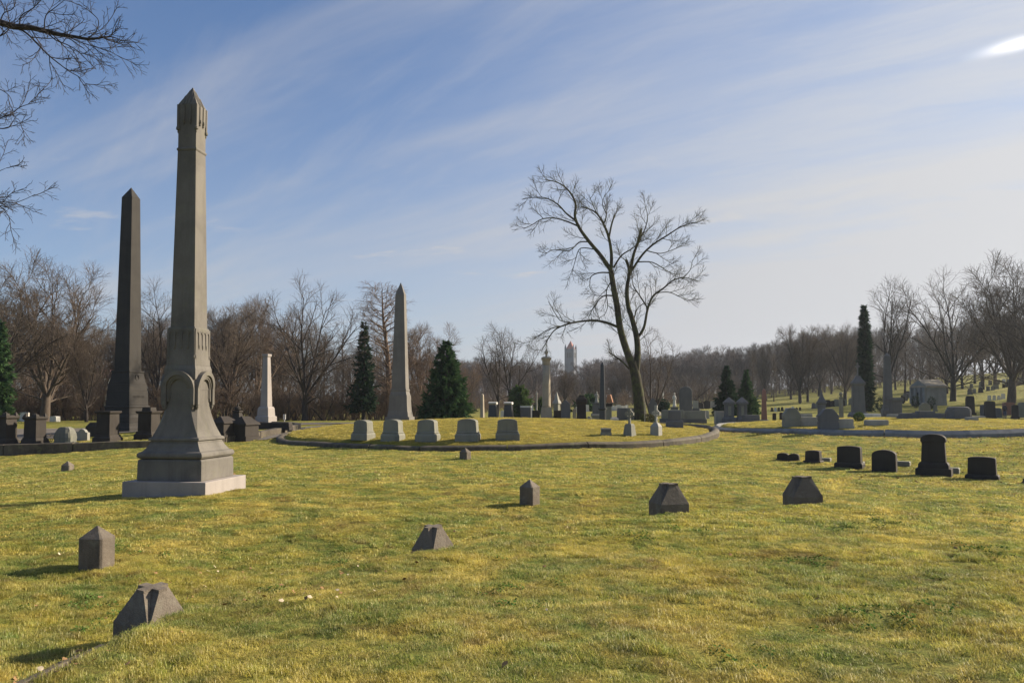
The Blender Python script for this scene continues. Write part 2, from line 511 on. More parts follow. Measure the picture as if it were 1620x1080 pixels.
# ------------------------------------------------------------------ ground sheet
def axis(fine0, fine1, step, lo, hi, grow=1.12):
    a = list(np.arange(fine0, fine1 + 1e-6, step))
    s, v = step, fine1
    while v < hi:
        s *= grow; v += s; a.append(v)
    s, v = step, fine0
    while v > lo:
        s *= grow; v -= s; a.insert(0, v)
    return np.array(a)
gx = axis(-30, 36, 0.22, -740, 740)
gy = np.concatenate([axis(3, 20, 0.16, -120, 20, 1.15)[:-1], axis(20, 62, 0.22, 20, 740, 1.08)])
gx = np.unique(np.round(gx, 4)); gy = np.unique(np.round(gy, 4))
XX, YY = np.meshgrid(gx, gy)
ZZ, LL = terrain(XX, YY, want=True)
nx, ny = len(gx), len(gy)
print('GROUND', gx[0], gx[-1], gy[0], gy[-1], ZZ.min(), ZZ.max())
gm = bpy.data.meshes.new('ground')
vv = np.stack([XX, YY, ZZ], -1).reshape(-1, 3)
ii = np.arange(nx * ny).reshape(ny, nx)
ff = np.stack([ii[:-1, :-1], ii[:-1, 1:], ii[1:, 1:], ii[1:, :-1]], -1).reshape(-1, 4)
def np_mesh(me, verts, quads=None, tris=None):
    nq = 0 if quads is None else len(quads)
    nt = 0 if tris is None else len(tris)
    me.vertices.add(len(verts))
    me.vertices.foreach_set('co', np.asarray(verts, np.float32).ravel())
    loops = []
    if nq: loops.append(np.asarray(quads).ravel())
    if nt: loops.append(np.asarray(tris).ravel())
    loops = np.concatenate(loops).astype(np.int32)
    me.loops.add(len(loops))
    me.loops.foreach_set('vertex_index', loops)
    me.polygons.add(nq + nt)
    st = np.concatenate([np.arange(nq) * 4, nq * 4 + np.arange(nt) * 3]).astype(np.int32)
    me.polygons.foreach_set('loop_start', st)
    try:
        me.polygons.foreach_set('loop_total', np.concatenate([np.full(nq, 4), np.full(nt, 3)]).astype(np.int32))
    except Exception:
        pass
    me.update(calc_edges=True)
np_mesh(gm, vv, ff)
gm.polygons.foreach_set('use_smooth', np.ones(len(ff), bool))
at = gm.attributes.new('lot', 'FLOAT', 'POINT')
at.data.foreach_set('value', LL.ravel().astype(np.float32))
ground = bpy.data.objects.new('ground', gm)
COL.objects.link(ground)
prop(ground, 'rolling winter lawn of the cemetery, yellow green, rising to a hillside on the right', kind='structure')

def turf_colour(T, pos, lot, tint=None):
    """patchy winter lawn: straw, olive and green, the same field for the soil sheet and the blades"""
    big = T.ramp(T.noise(pos, 0.20, 4, 0.55, 0.4), (0.36, 0.64))
    mid = T.ramp(T.noise(pos, 0.95, 5, 0.66, 0.5), (0.38, 0.62))
    sml = T.ramp(T.noise(pos, 4.2, 5, 0.66, 0.3), (0.38, 0.64))
    olive, straw, green, brown = (0.350, 0.334, 0.054), (0.620, 0.480, 0.135), (0.125, 0.215, 0.045), (0.190, 0.115, 0.042)
    c = T.mix(T.math('MULTIPLY', big, 0.55), olive, straw)
    c = T.mix(T.math('MULTIPLY', mid, 0.84), c, green)
    c = T.mix(T.math('MULTIPLY', sml, 0.36), c, straw)
    dk = T.ramp(T.noise(pos, 3.1, 5, 0.7, 0.6), (0.56, 0.70))
    c = T.mix(T.math('MULTIPLY', dk, 0.62), c, (0.070, 0.105, 0.022))
    br = T.ramp(T.noise(pos, 1.7, 5, 0.68, 0.6), (0.54, 0.68))
    c = T.mix(T.math('MULTIPLY', br, 0.60), c, brown)
    gold = T.mix(T.math('MULTIPLY', sml, 0.5), (0.44, 0.345, 0.060), (0.37, 0.31, 0.055))
    c = T.mix(T.math('MULTIPLY', lot, 0.68), c, gold)
    return c
gmat = bpy.data.materials.new('lawn')
gmat.use_nodes = True
t = gmat.node_tree
T = NT(t)
b = t.nodes['Principled BSDF']
pos = T.n('ShaderNodeNewGeometry', out=0)
lot = T.n('ShaderNodeAttribute', out=2, attribute_name='lot')
c = turf_colour(T, pos, lot)
hfn = T.noise(pos, 34, 4, 0.7)
hf2 = T.noise(pos, 9, 4, 0.7)
k = T.math('ADD', T.math('MULTIPLY', T.ramp(hfn, (0.3, 0.7)), 0.42), 0.31)
c = T.mix(1.0, c, T.n('ShaderNodeCombineXYZ', i_0=k, i_1=k, i_2=k), 'MULTIPLY')
t.links.new(c, b.inputs['Base Color'])
b.inputs['Roughness'].default_value = 0.95
b.inputs['Specular IOR Level'].default_value = 0.1
bp = T.n('ShaderNodeBump', i_Height=T.math('ADD', hfn, hf2), i_Strength=0.55, i_Distance=0.05)
t.links.new(bp, b.inputs['Normal'])
gm.materials.append(gmat)

# ------------------------------------------------------------------ grass blades
def blade_mat():
    m = bpy.data.materials.new('grass_blades')
    m.use_nodes = True
    t = m.node_tree
    t.nodes.clear()
    T = NT(t)
    pos = T.n('ShaderNodeNewGeometry', out=0)
    lot = T.n('ShaderNodeAttribute', out=2, attribute_name='lot', attribute_type='INSTANCER')
    tint = T.n('ShaderNodeAttribute', out=2, attribute_name='tint', attribute_type='INSTANCER')
    hb = T.n('ShaderNodeAttribute', out=2, attribute_name='hue', attribute_type='GEOMETRY')
    c = turf_colour(T, pos, lot)
    c = T.mix(T.math('MULTIPLY', hb, 0.55), c, (0.60, 0.47, 0.22))
    k = T.math('ADD', T.math('MULTIPLY', tint, 1.0), 0.62)
    c = T.mix(1.0, c, T.n('ShaderNodeCombineXYZ', i_0=k, i_1=k, i_2=k), 'MULTIPLY')
    d = T.n('ShaderNodeBsdfDiffuse', i_Color=c)
    tr = T.n('ShaderNodeBsdfTranslucent', i_Color=c)
    gl = T.n('ShaderNodeBsdfGlossy', i_Color=(0.8, 0.8, 0.7, 1), i_Roughness=0.45)
    s = T.n('ShaderNodeMixShader', i_0=0.48, i_1=d, i_2=tr)
    s = T.n('ShaderNodeMixShader', i_0=0.035, i_1=s, i_2=gl)
    o = T.n('ShaderNodeOutputMaterial', out=None)
    t.links.new(s, o.inputs[0])
    return m
BLADE = blade_mat()
def tuft(seed, n, rad, hmin, hmax, wid):
    rg = np.random.default_rng(seed)
    V, Q, Tt, H = [], [], [], []
    for i in range(n):
        a, rr = rg.uniform(0, 2 * math.pi), rad * math.sqrt(rg.uniform())
        x, y = rr * math.cos(a), rr * math.sin(a)
        h = rg.uniform(hmin, hmax)
        la = rg.normal(0, 1.5)
        lean = rg.uniform(0.4, 2.0) * h
        wx, wy = -math.sin(la + 0.6) * wid / 2, math.cos(la + 0.6) * wid / 2
        b = len(V)
        m1 = (x + math.cos(la) * lean * 0.4, y + math.sin(la) * lean * 0.4, h * 0.65)
        tp = (x + math.cos(la) * lean, y + math.sin(la) * lean, h * rg.uniform(0.75, 1.0))
        V += [(x - wx, y - wy, -0.006), (x + wx, y + wy, -0.006), (m1[0] + wx * 0.8, m1[1] + wy * 0.8, m1[2]), (m1[0] - wx * 0.8, m1[1] - wy * 0.8, m1[2]), tp]
        Q.append((b, b + 1, b + 2, b + 3)); Tt.append((b + 3, b + 2, b + 4))
        H += [max(0, rg.normal(0.0, 0.6))] * 5
    me = bpy.data.meshes.new('grass_tuft')
    np_mesh(me, V, Q, Tt)
    a = me.attributes.new('hue', 'FLOAT', 'POINT')
    a.data.foreach_set('value', np.clip(H, 0, 1).astype(np.float32))
    me.materials.append(BLADE)
    return bpy.data.objects.new('grass_tuft', me)
def scatter_group(name, sources):
    ng = bpy.data.node_groups.new(name, 'GeometryNodeTree')
    ng.interface.new_socket('Geometry', in_out='INPUT', socket_type='NodeSocketGeometry')
    ng.interface.new_socket('Geometry', in_out='OUTPUT', socket_type='NodeSocketGeometry')
    gi = ng.nodes.new('NodeGroupInput'); go = ng.nodes.new('NodeGroupOutput')
    jn = ng.nodes.new('GeometryNodeJoinGeometry')
    for s in reversed(sources):
        oi = ng.nodes.new('GeometryNodeObjectInfo')
        oi.inputs['Object'].default_value = s
        oi.inputs['As Instance'].default_value = True
        ng.links.new(oi.outputs['Geometry'], jn.inputs[0])
    ip = ng.nodes.new('GeometryNodeInstanceOnPoints')
    def attr(nm, ty):
        a = ng.nodes.new('GeometryNodeInputNamedAttribute')
        a.data_type = ty
        a.inputs['Name'].default_value = nm
        return a.outputs[0]
    ng.links.new(gi.outputs[0], ip.inputs['Points'])
    ng.links.new(jn.outputs[0], ip.inputs['Instance'])
    ip.inputs['Pick Instance'].default_value = True
    ng.links.new(attr('idx', 'INT'), ip.inputs['Instance Index'])
    ng.links.new(attr('rot', 'FLOAT_VECTOR'), ip.inputs['Rotation'])
    ng.links.new(attr('scl', 'FLOAT_VECTOR'), ip.inputs['Scale'])
    ng.links.new(ip.outputs[0], go.inputs[0])
    return ng
def scatter(name, P, rot, scl, idx, extra, sources, mat):
    me = bpy.data.meshes.new(name)
    me.vertices.add(len(P))
    me.vertices.foreach_set('co', P.astype(np.float32).ravel())
    for nm, arr in (('rot', rot), ('scl', scl)):
        a = me.attributes.new(nm, 'FLOAT_VECTOR', 'POINT')
        a.data.foreach_set('vector', arr.astype(np.float32).ravel())
    a = me.attributes.new('idx', 'INT', 'POINT')
    a.data.foreach_set('value', idx.astype(np.int32))
    for nm, arr in extra.items():
        a = me.attributes.new(nm, 'FLOAT', 'POINT')
        a.data.foreach_set('value', arr.astype(np.float32))
    me.materials.append(mat)
    o = bpy.data.objects.new(name, me)
    COL.objects.link(o)
    md = o.modifiers.new('scatter', 'NODES')
    md.node_group = scatter_group(name, sources)
    return o
def clover(seed, n, rad):
    rg = np.random.default_rng(seed)
    V, Tt, H = [], [], []
    for i in range(n):
        a, rr = rg.uniform(0, 6.283), rad * math.sqrt(rg.uniform())
        x, y, z = rr * math.cos(a), rr * math.sin(a), rg.uniform(0.018, 0.042)
        r = rg.uniform(0.006, 0.012)
        tx, ty = rg.normal(0, 0.35, 2)
        b = len(V)
        V.append((x, y, z))
        for k in range(6):
            q = k * math.pi / 3
            px_, py_ = r * math.cos(q), r * math.sin(q) * 0.8
            V.append((x + px_, y + py_, z + px_ * tx + py_ * ty + 0.002))
        for k in range(6):
            Tt.append((b, b + 1 + k, b + 1 + (k + 1) % 6))
        H += [0] * 7
    me = bpy.data.meshes.new('clover_tuft')
    np_mesh(me, V, None, Tt)
    a = me.attributes.new('hue', 'FLOAT', 'POINT')
    a.data.foreach_set('value', np.zeros(len(V), np.float32))
    m = bpy.data.materials.get('clover') or plain('clover', (0.085, 0.150, 0.035), 1.0, var=0.5, scale=14)
    me.materials.append(m)
    return bpy.data.objects.new('clover_tuft', me)
rg = np.random.default_rng(11)
tufts = [tuft(50 + i, 60, 0.070, 0.010, 0.037, 0.0036) for i in range(5)] + [tuft(70 + i, 46, 0.10, 0.014, 0.038, 0.007) for i in range(3)] + [tuft(80 + i, 40, 0.17, 0.02, 0.045, 0.013) for i in range(3)] + [clover(90 + i, 26, 0.07) for i in range(2)]
pts, ks = [], []
for (y0, y1, sp, kind) in ((2.6, 10.5, 0.064, 0), (10.5, 19, 0.098, 1), (19, 33, 0.165, 2), (33, 62, 0.24, 2)):
    n = int(0.5 * 1.90 * (y1 ** 2 - y0 ** 2) / sp ** 2)
    yy = np.sqrt(rg.uniform(y0 ** 2, y1 ** 2, n))
    uu = rg.uniform(-0.95, 0.95, n)
    pts.append(np.stack([uu * yy, yy], 1)); ks.append(np.full(n, kind))
pts = np.concatenate(pts); ks = np.concatenate(ks)
# keep the lots' kerbs and the gravel road clear
keep = np.ones(len(pts), bool)
for c_, r_ in ((MC, MR), (RC, RR)):
    d = np.hypot(pts[:, 0] - c_[0], pts[:, 1] - c_[1])
    keep &= ~((d > r_ - 0.45) & (d < r_ + 0.05))
# leave out blades under the monument's plinth
keep &= ~((np.abs(pts[:, 0] + 6.96) < 0.85) & (np.abs(pts[:, 1] - 17.1) < 0.85))
keep &= ~((pts[:, 1] > 54) & (pts[:, 0] < -8))
_kp = [(pt(a_, 1060, c_).x, c_) for a_, c_ in ((-60, 4.5), (40, 4.98), (100, 5.35), (170, 5.92))]
for _a, _b in zip(_kp[:-1], _kp[1:]):
    _m = np.hypot(pts[:, 0] - (_a[0] + _b[0]) / 2, pts[:, 1] - (_a[1] + _b[1]) / 2) < 1.0
    _d = seg_dist(pts[:, 0], pts[:, 1], [np.array(_a), np.array(_b)])
    keep &= ~(_m & (_d < 0.045))
gap = vnoise(pts[:, 0] * 6.5, pts[:, 1] * 6.5, 41) * 0.6 + vnoise(pts[:, 0] * 15, pts[:, 1] * 15, 42) * 0.4
keep &= ~((gap < 0.36) & (rg.uniform(size=len(pts)) < 0.75) & (pts[:, 1] < 20))
pts, ks = pts[keep], ks[keep]
n = len(pts)
z, lt = terrain(pts[:, 0], pts[:, 1], want=True)
P3 = np.column_stack([pts, z])
rot = np.column_stack([rg.uniform(-0.1, 0.1, n), rg.uniform(-0.1, 0.1, n), 14 * vnoise(pts[:, 0] * 0.9, pts[:, 1] * 0.9, 15) + 9 * vnoise(pts[:, 0] * 3, pts[:, 1] * 3, 16) + rg.normal(0, 0.5, n)])
clump = 0.55 + 1.0 * vnoise(pts[:, 0] * 2.2, pts[:, 1] * 2.2, 9) * vnoise(pts[:, 0] * 6, pts[:, 1] * 6, 10) * 1.6
hgt = clump * np.where(pts[:, 1] < 14.5, 1.0, 0.85)
s = rg.uniform(0.8, 1.25, n)
scl = np.column_stack([s, s, s * hgt])
idx = np.where(ks == 0, rg.integers(0, 5, n), np.where(ks == 1, rg.integers(5, 8, n), rg.integers(8, 11, n)))
wd = vnoise(pts[:, 0] * 1.3 + 5, pts[:, 1] * 1.3, 31) * 0.65 + vnoise(pts[:, 0] * 4, pts[:, 1] * 4, 32) * 0.35
weed = (wd > 0.66) & (pts[:, 1] < 13) & (rg.uniform(size=n) < 0.16 * np.clip((wd - 0.64) / 0.08, 0, 1) + 0.02)
idx = np.where(weed, rg.integers(11, 13, n), idx)
scl[weed] = rg.uniform(0.8, 1.3, (int(weed.sum()), 1))
grass = scatter('grass', P3, rot, scl, idx, {'tint': rg.uniform(0, 1, n) * 0.6 + 0.4 * vnoise(pts[:, 0] * 4, pts[:, 1] * 4, 12), 'lot': lt}, tufts, BLADE)
prop(grass, 'short matted winter grass, straw and green, covering the lawn', kind='stuff')

# fallen leaves
leaf_src = []
LEAFM = plain('dry_leaf', (0.27, 0.165, 0.085), 1.0, var=0.5, scale=9)
LEAFP = plain('pale_dry_leaf', (0.55, 0.45, 0.32), 1.0, var=0.3, scale=9)
for k in range(4):
    rr = np.random.default_rng(k)
    a = np.linspace(0, 2 * math.pi, 8)[:-1]
    r_ = 0.035 * (0.6 + 0.5 * rr.uniform(size=7))
    V = [(0, 0, 0.012)] + [(r_[i] * math.cos(a[i]) * 1.3, r_[i] * math.sin(a[i]), rr.uniform(0, 0.02)) for i in range(7)]
    me = bpy.data.meshes.new('leaf')
    np_mesh(me, V, None, [(0, 1 + i, 1 + (i + 1) % 7) for i in range(7)])
    me.materials.append(LEAFP if k == 3 else LEAFM)
    leaf_src.append(bpy.data.objects.new('leaf', me))
LP = []
for _ in range(850):      # drifted against the right lot's kerb
    a = rg.uniform(R(185), R(300)); d = RR + abs(rg.normal(0.15, 0.55))
    LP.append((RC[0] + d * math.cos(a), RC[1] + d * math.sin(a)))
for _ in range(420):      # slope between the row of dark stones and that kerb
    yy = rg.uniform(22, 36); LP.append((rg.uniform(0.42, 0.68) * yy, yy))
for _ in range(110):      # scattered over the lawn
    yy = math.sqrt(rg.uniform(5 ** 2, 34 ** 2)); LP.append((rg.uniform(-0.66, 0.66) * yy, yy))
for _ in range(110):      # lower left beside the kerb stone
    LP.append((rg.normal(-3.5, 0.35), rg.normal(5.3, 0.4)))
for _ in range(130):
    yy = rg.uniform(7, 10.5); LP.append((rg.normal(-0.29, 0.10) * yy, yy))
for _ in range(150):      # scraped bare patch at the right edge
    LP.append((rg.normal(10.7, 0.75), rg.normal(17.0, 0.45)))
LP = np.array(LP)
n = len(LP)
z = terrain(LP[:, 0], LP[:, 1])
s = rg.uniform(0.45, 1.0, n) * np.where(LP[:, 1] > 18, 1.2, 0.75)
leaves = scatter('fallen_leaves', np.column_stack([LP, z + 0.03]), np.column_stack([rg.uniform(-0.7, 0.7, n), rg.uniform(-0.7, 0.7, n), rg.uniform(0, 6.28, n)]),
                 np.column_stack([s, s, s]), rg.choice([0, 1, 2, 3], n, p=[0.28, 0.28, 0.26, 0.18]), {}, leaf_src, LEAFM)
prop(leaves, 'dry brown and pale leaves lying on the lawn and along the right kerb', kind='stuff')
# ------------------------------------------------------------------ roads
def strip(name, cl, widths, mat, label, lift=0.035, across=6):
    P = catmull(cl, 8)
    Wd = np.interp(np.linspace(0, 1, len(P)), np.linspace(0, 1, len(widths)), widths)
    rows = []
    for i, p in enumerate(P):
        a, c = P[max(i - 1, 0)], P[min(i + 1, len(P) - 1)]
        tdir = (c - a) / (np.linalg.norm(c - a) + 1e-9)
        nrm = np.array([-tdir[1], tdir[0]])
        for k in range(across + 1):
            q = p + nrm * Wd[i] * (k / across - 0.5)
            rows.append(q)
    rows = np.array(rows)
    z = terrain(rows[:, 0], rows[:, 1]) + lift
    V = np.column_stack([rows, z])
    n = across + 1
    Q = [(i * n + k + 1, i * n + k, (i + 1) * n + k, (i + 1) * n + k + 1) for i in range(len(P) - 1) for k in range(across)]
    me = bpy.data.meshes.new(name)
    np_mesh(me, V, Q)
    me.polygons.foreach_set('use_smooth', [True] * len(Q))
    me.materials.append(mat)
    o = bpy.data.objects.new(name, me)
    COL.objects.link(o)
    return prop(o, label, kind='structure')
ROADM = stone('worn_grey_road', (0.165, 0.145, 0.125), (0.105, 0.095, 0.085), rough=0.9, grain=0.35, stain=0.6, bump=0.4)
strip('road', [(-75, 58), (-52, 52), (-40, 50.5), (-31, 50.5), (-24, 54), (-21, 59), (-16, 64), (-8, 66), (2, 70), (14, 82), (22, 100)], [17, 16, 15, 13, 7, 4, 4, 3.6, 3.4, 3.2, 3.0], ROADM, 'worn grey brown cemetery road behind the monuments on the left', 0.05, 14)
strip('path', [(-13.5, 43.0), (-13.45, 47), (-13.6, 52), (-13.2, 57), (-11, 62), (-8, 66)], [0.5, 1.3, 1.7, 2.0, 2.4, 2.6], ROADM, 'narrow gravel path curving between the left lot and the middle round lot', 0.045)

# ------------------------------------------------------------------ kerbs (every stone its own part)
def kerb(name, pts, top, depth, wdt, mat, label, cat, roundness=1.0, seglen=3.2, closed=False, drop=0.25, sub=5, segments=None, kname='kerb_stone'):
    """pts: dense outline; top(p, i) -> height of the kerb over the ground outside"""
    P = np.array(pts)
    c = P.mean(0)
    root = empty(name, (float(c[0]), float(c[1]), G(c[0], c[1])), 0, label, cat)
    base = np.array([c[0], c[1], root.location.z])
    d = np.concatenate([[0], np.cumsum(np.hypot(*np.diff(P, axis=0).T))])
    L = d[-1]
    n = max(1, round(L / seglen))
    cuts = np.linspace(0, L, n + 1)
    rgk = np.random.default_rng(len(name) + n)
    if n > 2:
        cuts[1:-1] += rgk.uniform(-0.22, 0.22, n - 1) * seglen
    prof = []
    m = 9
    for k in range(m):
        a = math.pi * k / (m - 1)
        e = 2.0 / (1 + 2.2 * (1 - roundness))
        ca, sa = math.cos(a), math.sin(a)
        prof.append((math.copysign(abs(ca) ** e, ca) * wdt / 2, abs(sa) ** e))
    for s in range(n):
        a, b_ = cuts[s] + 0.022, cuts[s + 1] - 0.022
        ts = np.linspace(a, b_, sub + 1)
        V = []
        wob = rgk.uniform(-0.022, 0.022)
        for tt in ts:
            x, y = np.interp(tt, d, P[:, 0]), np.interp(tt, d, P[:, 1])
            x2, y2 = np.interp(min(tt + 0.1, L), d, P[:, 0]), np.interp(min(tt + 0.1, L), d, P[:, 1])
            x1, y1 = np.interp(max(tt - 0.1, 0), d, P[:, 0]), np.interp(max(tt - 0.1, 0), d, P[:, 1])
            tv = np.array([x2 - x1, y2 - y1]); tv /= np.linalg.norm(tv)
            nv = np.array([tv[1], -tv[0]])
            zb = float(terrain([x + nv[0] * 0.3], [y + nv[1] * 0.3], lots=False)[0])
            h = top(x, y) + wob
            ring = [(x + nv[0] * wdt / 2, y + nv[1] * wdt / 2, zb - drop)]
            side = h * (1 - 0.5 * roundness)
            for (o_, q) in prof:
                ring.append((x + nv[0] * o_, y + nv[1] * o_, zb + side + (h - side) * q))
            ring.append((x - nv[0] * wdt / 2, y - nv[1] * wdt / 2, zb - drop))
            V.append([tuple(np.array(p) - base) for p in ring])
        mb = MB().rings(V)
        mb.obj(kname, mat, root, smooth=False)
    return root
def circle_pts(c, r, n=160, a0=0.0, a1=2 * math.pi):
    return [(c[0] + r * math.cos(a0 + (a1 - a0) * k / n), c[1] + r * math.sin(a0 + (a1 - a0) * k / n)) for k in range(n + 1)]
def top_mid(x, y):
    a = (math.degrees(math.atan2(y - MC[1], x - MC[0])) + 360) % 360     # 270 is the nearest point
    return float(np.interp(a, [0, 90, 150, 200, 250, 275, 300, 325, 345, 360], [0.38, 0.26, 0.21, 0.22, 0.22, 0.23, 0.28, 0.35, 0.39, 0.38]))
# outlines run so that the outward side is to the right of the direction of travel
kerb('middle_lot_kerb', circle_pts(MC, MR, a0=2 * math.pi, a1=0)[::-1], top_mid, 0, 0.42, M['kerb'], 'brown stained stone kerb ringing the middle round lot with the five headstones', 'kerb', 0.75, 3.6)
def top_right(x, y):
    a = (math.degrees(math.atan2(y - RC[1], x - RC[0])) + 360) % 360
    return float(np.interp(a, [0, 90, 180, 230, 270, 300, 330, 360], [0.50, 0.3, 0.22, 0.30, 0.34, 0.48, 0.58, 0.5]))
kerb('right_lot_kerb', circle_pts(RC, RR, a0=2 * math.pi, a1=0)[::-1], top_right, 0, 0.46, M['kerbblue'], 'smooth rounded blue grey stone kerb ringing the right round lot', 'kerb', 1.0, 4.6)
LP_ = LEFT_POLY[::1]
kerb('left_lot_wall', [tuple(p) for p in np.array(catmull([tuple(q) for q in LEFT_LINE[2:12]], 14))], lambda x, y: float(np.interp(x, [-32, -24.7, -18.5, -15.5, -14], [0.62, 0.56, 0.36, 0.36, 0.34])), 0, 0.42, M['kerb'], 'low square edged dark stone wall round the left lot of dark monuments', 'wall', 0.12, 3.4)

# kerb stone half buried at the lower left corner
kp = [(pt(px, py, Yk).x, Yk) for px, py, Yk in ((-60, 1105, 4.5), (40, 1078, 4.98), (100, 1050, 5.35), (170, 1014, 5.92))]
kp = [tuple(p) for p in catmull(kp, 4)]
V = []
P = np.array(kp)
cx_, cy_ = P.mean(0)
root = empty('lawn_edging', (float(cx_), float(cy_), G(cx_, cy_)), 0, 'narrow grey edging stone half buried in the grass at the lower left corner', 'kerb')
for i, p in enumerate(P):
    a, c = P[max(i - 1, 0)], P[min(i + 1, len(P) - 1)]
    tv = (c - a) / np.linalg.norm(c - a)
    nv = np.array([-tv[1], tv[0]])
    zt = pt(810, float(np.interp(p[1], [4.5, 4.98, 5.35, 5.92], [1110, 1076, 1047, 1017])), p[1]).z - 0.004
    ring = [(p[0] - nv[0] * 0.0, p[1] - nv[1] * 0.0, zt - 0.5), (p[0], p[1], zt), (p[0] + nv[0] * 0.055, p[1] + nv[1] * 0.055, zt), (p[0] + nv[0] * 0.055, p[1] + nv[1] * 0.055, zt - 0.5)]
    V.append([(q[0] - cx_, q[1] - cy_, q[2] - root.location.z) for q in ring])
MB().rings([v[::-1] for v in V]).obj('edging_stone', M['kerb'], root, bevel=0.008)

# ------------------------------------------------------------------ trees
class Tubes:
    def __init__(s): s.p = []
    def add(s, pts, rad):
        if len(pts) > 1: s.p.append((pts, rad))
    def arrays(s, sides):
        if not s.p: return np.zeros((0, 3)), np.zeros((0, 4), int)
        pts = np.concatenate([np.array([tuple(q) for q in p]) for p, r in s.p])
        rad = np.concatenate([np.array(r, float) for p, r in s.p])
        ln = np.array([len(p) for p, r in s.p])
        st = np.concatenate([[0], np.cumsum(ln)[:-1]])
        M_ = len(pts)
        first = np.zeros(M_, bool); first[st] = True
        last = np.zeros(M_, bool); last[st + ln - 1] = True
        nxt = np.where(last, np.arange(M_), np.arange(M_) + 1)
        prv = np.where(first, np.arange(M_), np.arange(M_) - 1)
        tg = pts[np.minimum(nxt, M_ - 1)] - pts[np.maximum(prv, 0)]
        tg /= np.linalg.norm(tg, axis=1, keepdims=True) + 1e-9
        pid = np.repeat(np.arange(len(ln)), ln)
        md = (pts[st + ln - 1] - pts[st])
        md /= np.linalg.norm(md, axis=1, keepdims=True) + 1e-9
        ref = np.where(np.abs(md[:, 2:3]) > 0.75, np.array([[1.0, 0.13, 0.0]]), np.array([[0.05, 0.07, 1.0]]))[pid]
        u = np.cross(tg, ref); u /= np.linalg.norm(u, axis=1, keepdims=True) + 1e-9
        v = np.cross(tg, u)
        ang = np.arange(sides) * 2 * math.pi / sides
        ring = pts[:, None] + rad[:, None, None] * (np.cos(ang)[None, :, None] * u[:, None] + np.sin(ang)[None, :, None] * v[:, None])
        idx = np.nonzero(~last)[0]
        a = np.arange(sides); b_ = (a + 1) % sides
        Q = np.stack([idx[:, None] * sides + a, idx[:, None] * sides + b_, (idx[:, None] + 1) * sides + b_, (idx[:, None] + 1) * sides + a], -1).reshape(-1, 4)
        return ring.reshape(-1, 3), Q
def tubes_mesh(name, tubs, mat, smooth=True):
    Vs, Qs, b = [], [], 0
    for tb, sides in tubs:
        v, q = tb.arrays(sides)
        Vs.append(v); Qs.append(q + b); b += len(v)
    me = bpy.data.meshes.new(name)
    V, Q = np.concatenate(Vs), np.concatenate(Qs)
    np_mesh(me, V, Q)
    if smooth: me.polygons.foreach_set('use_smooth', np.ones(len(Q), bool))
    me.materials.append(mat)
    return me
def perp(d, rnd):
    v = Vector((rnd.gauss(0, 1), rnd.gauss(0, 1), rnd.gauss(0, 1)))
    v -= d * v.dot(d)
    return v.normalized() if v.length > 1e-6 else Vector((1, 0, 0))
def branch(rnd, p, d, L, r0, r1, gnarl, up, n):
    pts, rad = [p.copy()], [r0]
    d = d.normalized()
    st = L / n
    for i in range(n):
        d = (d + perp(d, rnd) * gnarl * rnd.uniform(0.3, 1.2) + Vector((0, 0, 1)) * up).normalized()
        p = p + d * st
        pts.append(p.copy())
        k = (i + 1) / n
        rad.append(r0 + (r1 - r0) * k)
    return pts, rad
def at_poly(pts, t):
    f = t * (len(pts) - 1)
    i = min(int(f), len(pts) - 2)
    k = f - i
    return pts[i].lerp(pts[i + 1], k), (pts[i + 1] - pts[i]).normalized()
def sprout(rnd, out, pts, rad, lvl, P):
    """children of a branch; P is a list of level settings"""
    if lvl >= len(P): return
    S = P[lvl]
    L0 = sum((pts[i + 1] - pts[i]).length for i in range(len(pts) - 1))
    n = S['n'] if isinstance(S['n'], int) else max(2, int(round(S['n'] * L0)))
    roll = rnd.uniform(0, 6.28)
    for k in range(n):
        t = S['t0'] + (1 - S['t0']) * ((k + rnd.uniform(0.1, 0.9)) / n)
        t = min(t, 0.995)
        p, d = at_poly(pts, t)
        roll += 2.4 + rnd.uniform(-0.5, 0.5)
        side = perp(d, random.Random(7)) if False else None
        a = Vector((1, 0, 0)) if abs(d.z) > 0.8 else Vector((0, 0, 1))
        u = d.cross(a).normalized(); v = d.cross(u)
        lat = u * math.cos(roll) + v * math.sin(roll)
        if S.get('flat'):
            lat.z *= (1 - S['flat']); lat.normalize()
        ang = S['ang'] + rnd.uniform(-1, 1) * S['av']
        dd = d * math.cos(ang) + lat * math.sin(ang)
        f = t * (len(rad) - 1); i = min(int(f), len(rad) - 2)
        rp = rad[i] + (rad[i + 1] - rad[i]) * (f - i)
        shape = S['shape'](t) if 'shape' in S else (1.15 - 0.75 * t)
        L = S['L'] * shape * rnd.uniform(0.7, 1.2)
        r0 = min(rp * 0.85, S['r']) * rnd.uniform(0.75, 1.0)
        q, rr = branch(rnd, p, dd, L, max(r0, S['rmin']), S['rend'], S['gn'], S['up'], S['seg'])
        out[lvl].add(q, rr)
        sprout(rnd, out, q, rr, lvl + 1, P)
BARK1 = bark('grey_brown_bark', (0.115, 0.092, 0.072), (0.055, 0.044, 0.036))
BARK2 = bark('brown_grey_twigs', (0.140, 0.115, 0.090), (0.078, 0.063, 0.050))
BARKM = bark('mossy_bark', (0.065, 0.056, 0.038), (0.030, 0.026, 0.020), moss=0.55)
BARKP = bark('pale_tan_bark', (0.200, 0.150, 0.110), (0.110, 0.080, 0.060))
BARKD = bark('dark_bark', (0.060, 0.052, 0.047), (0.030, 0.026, 0.025))
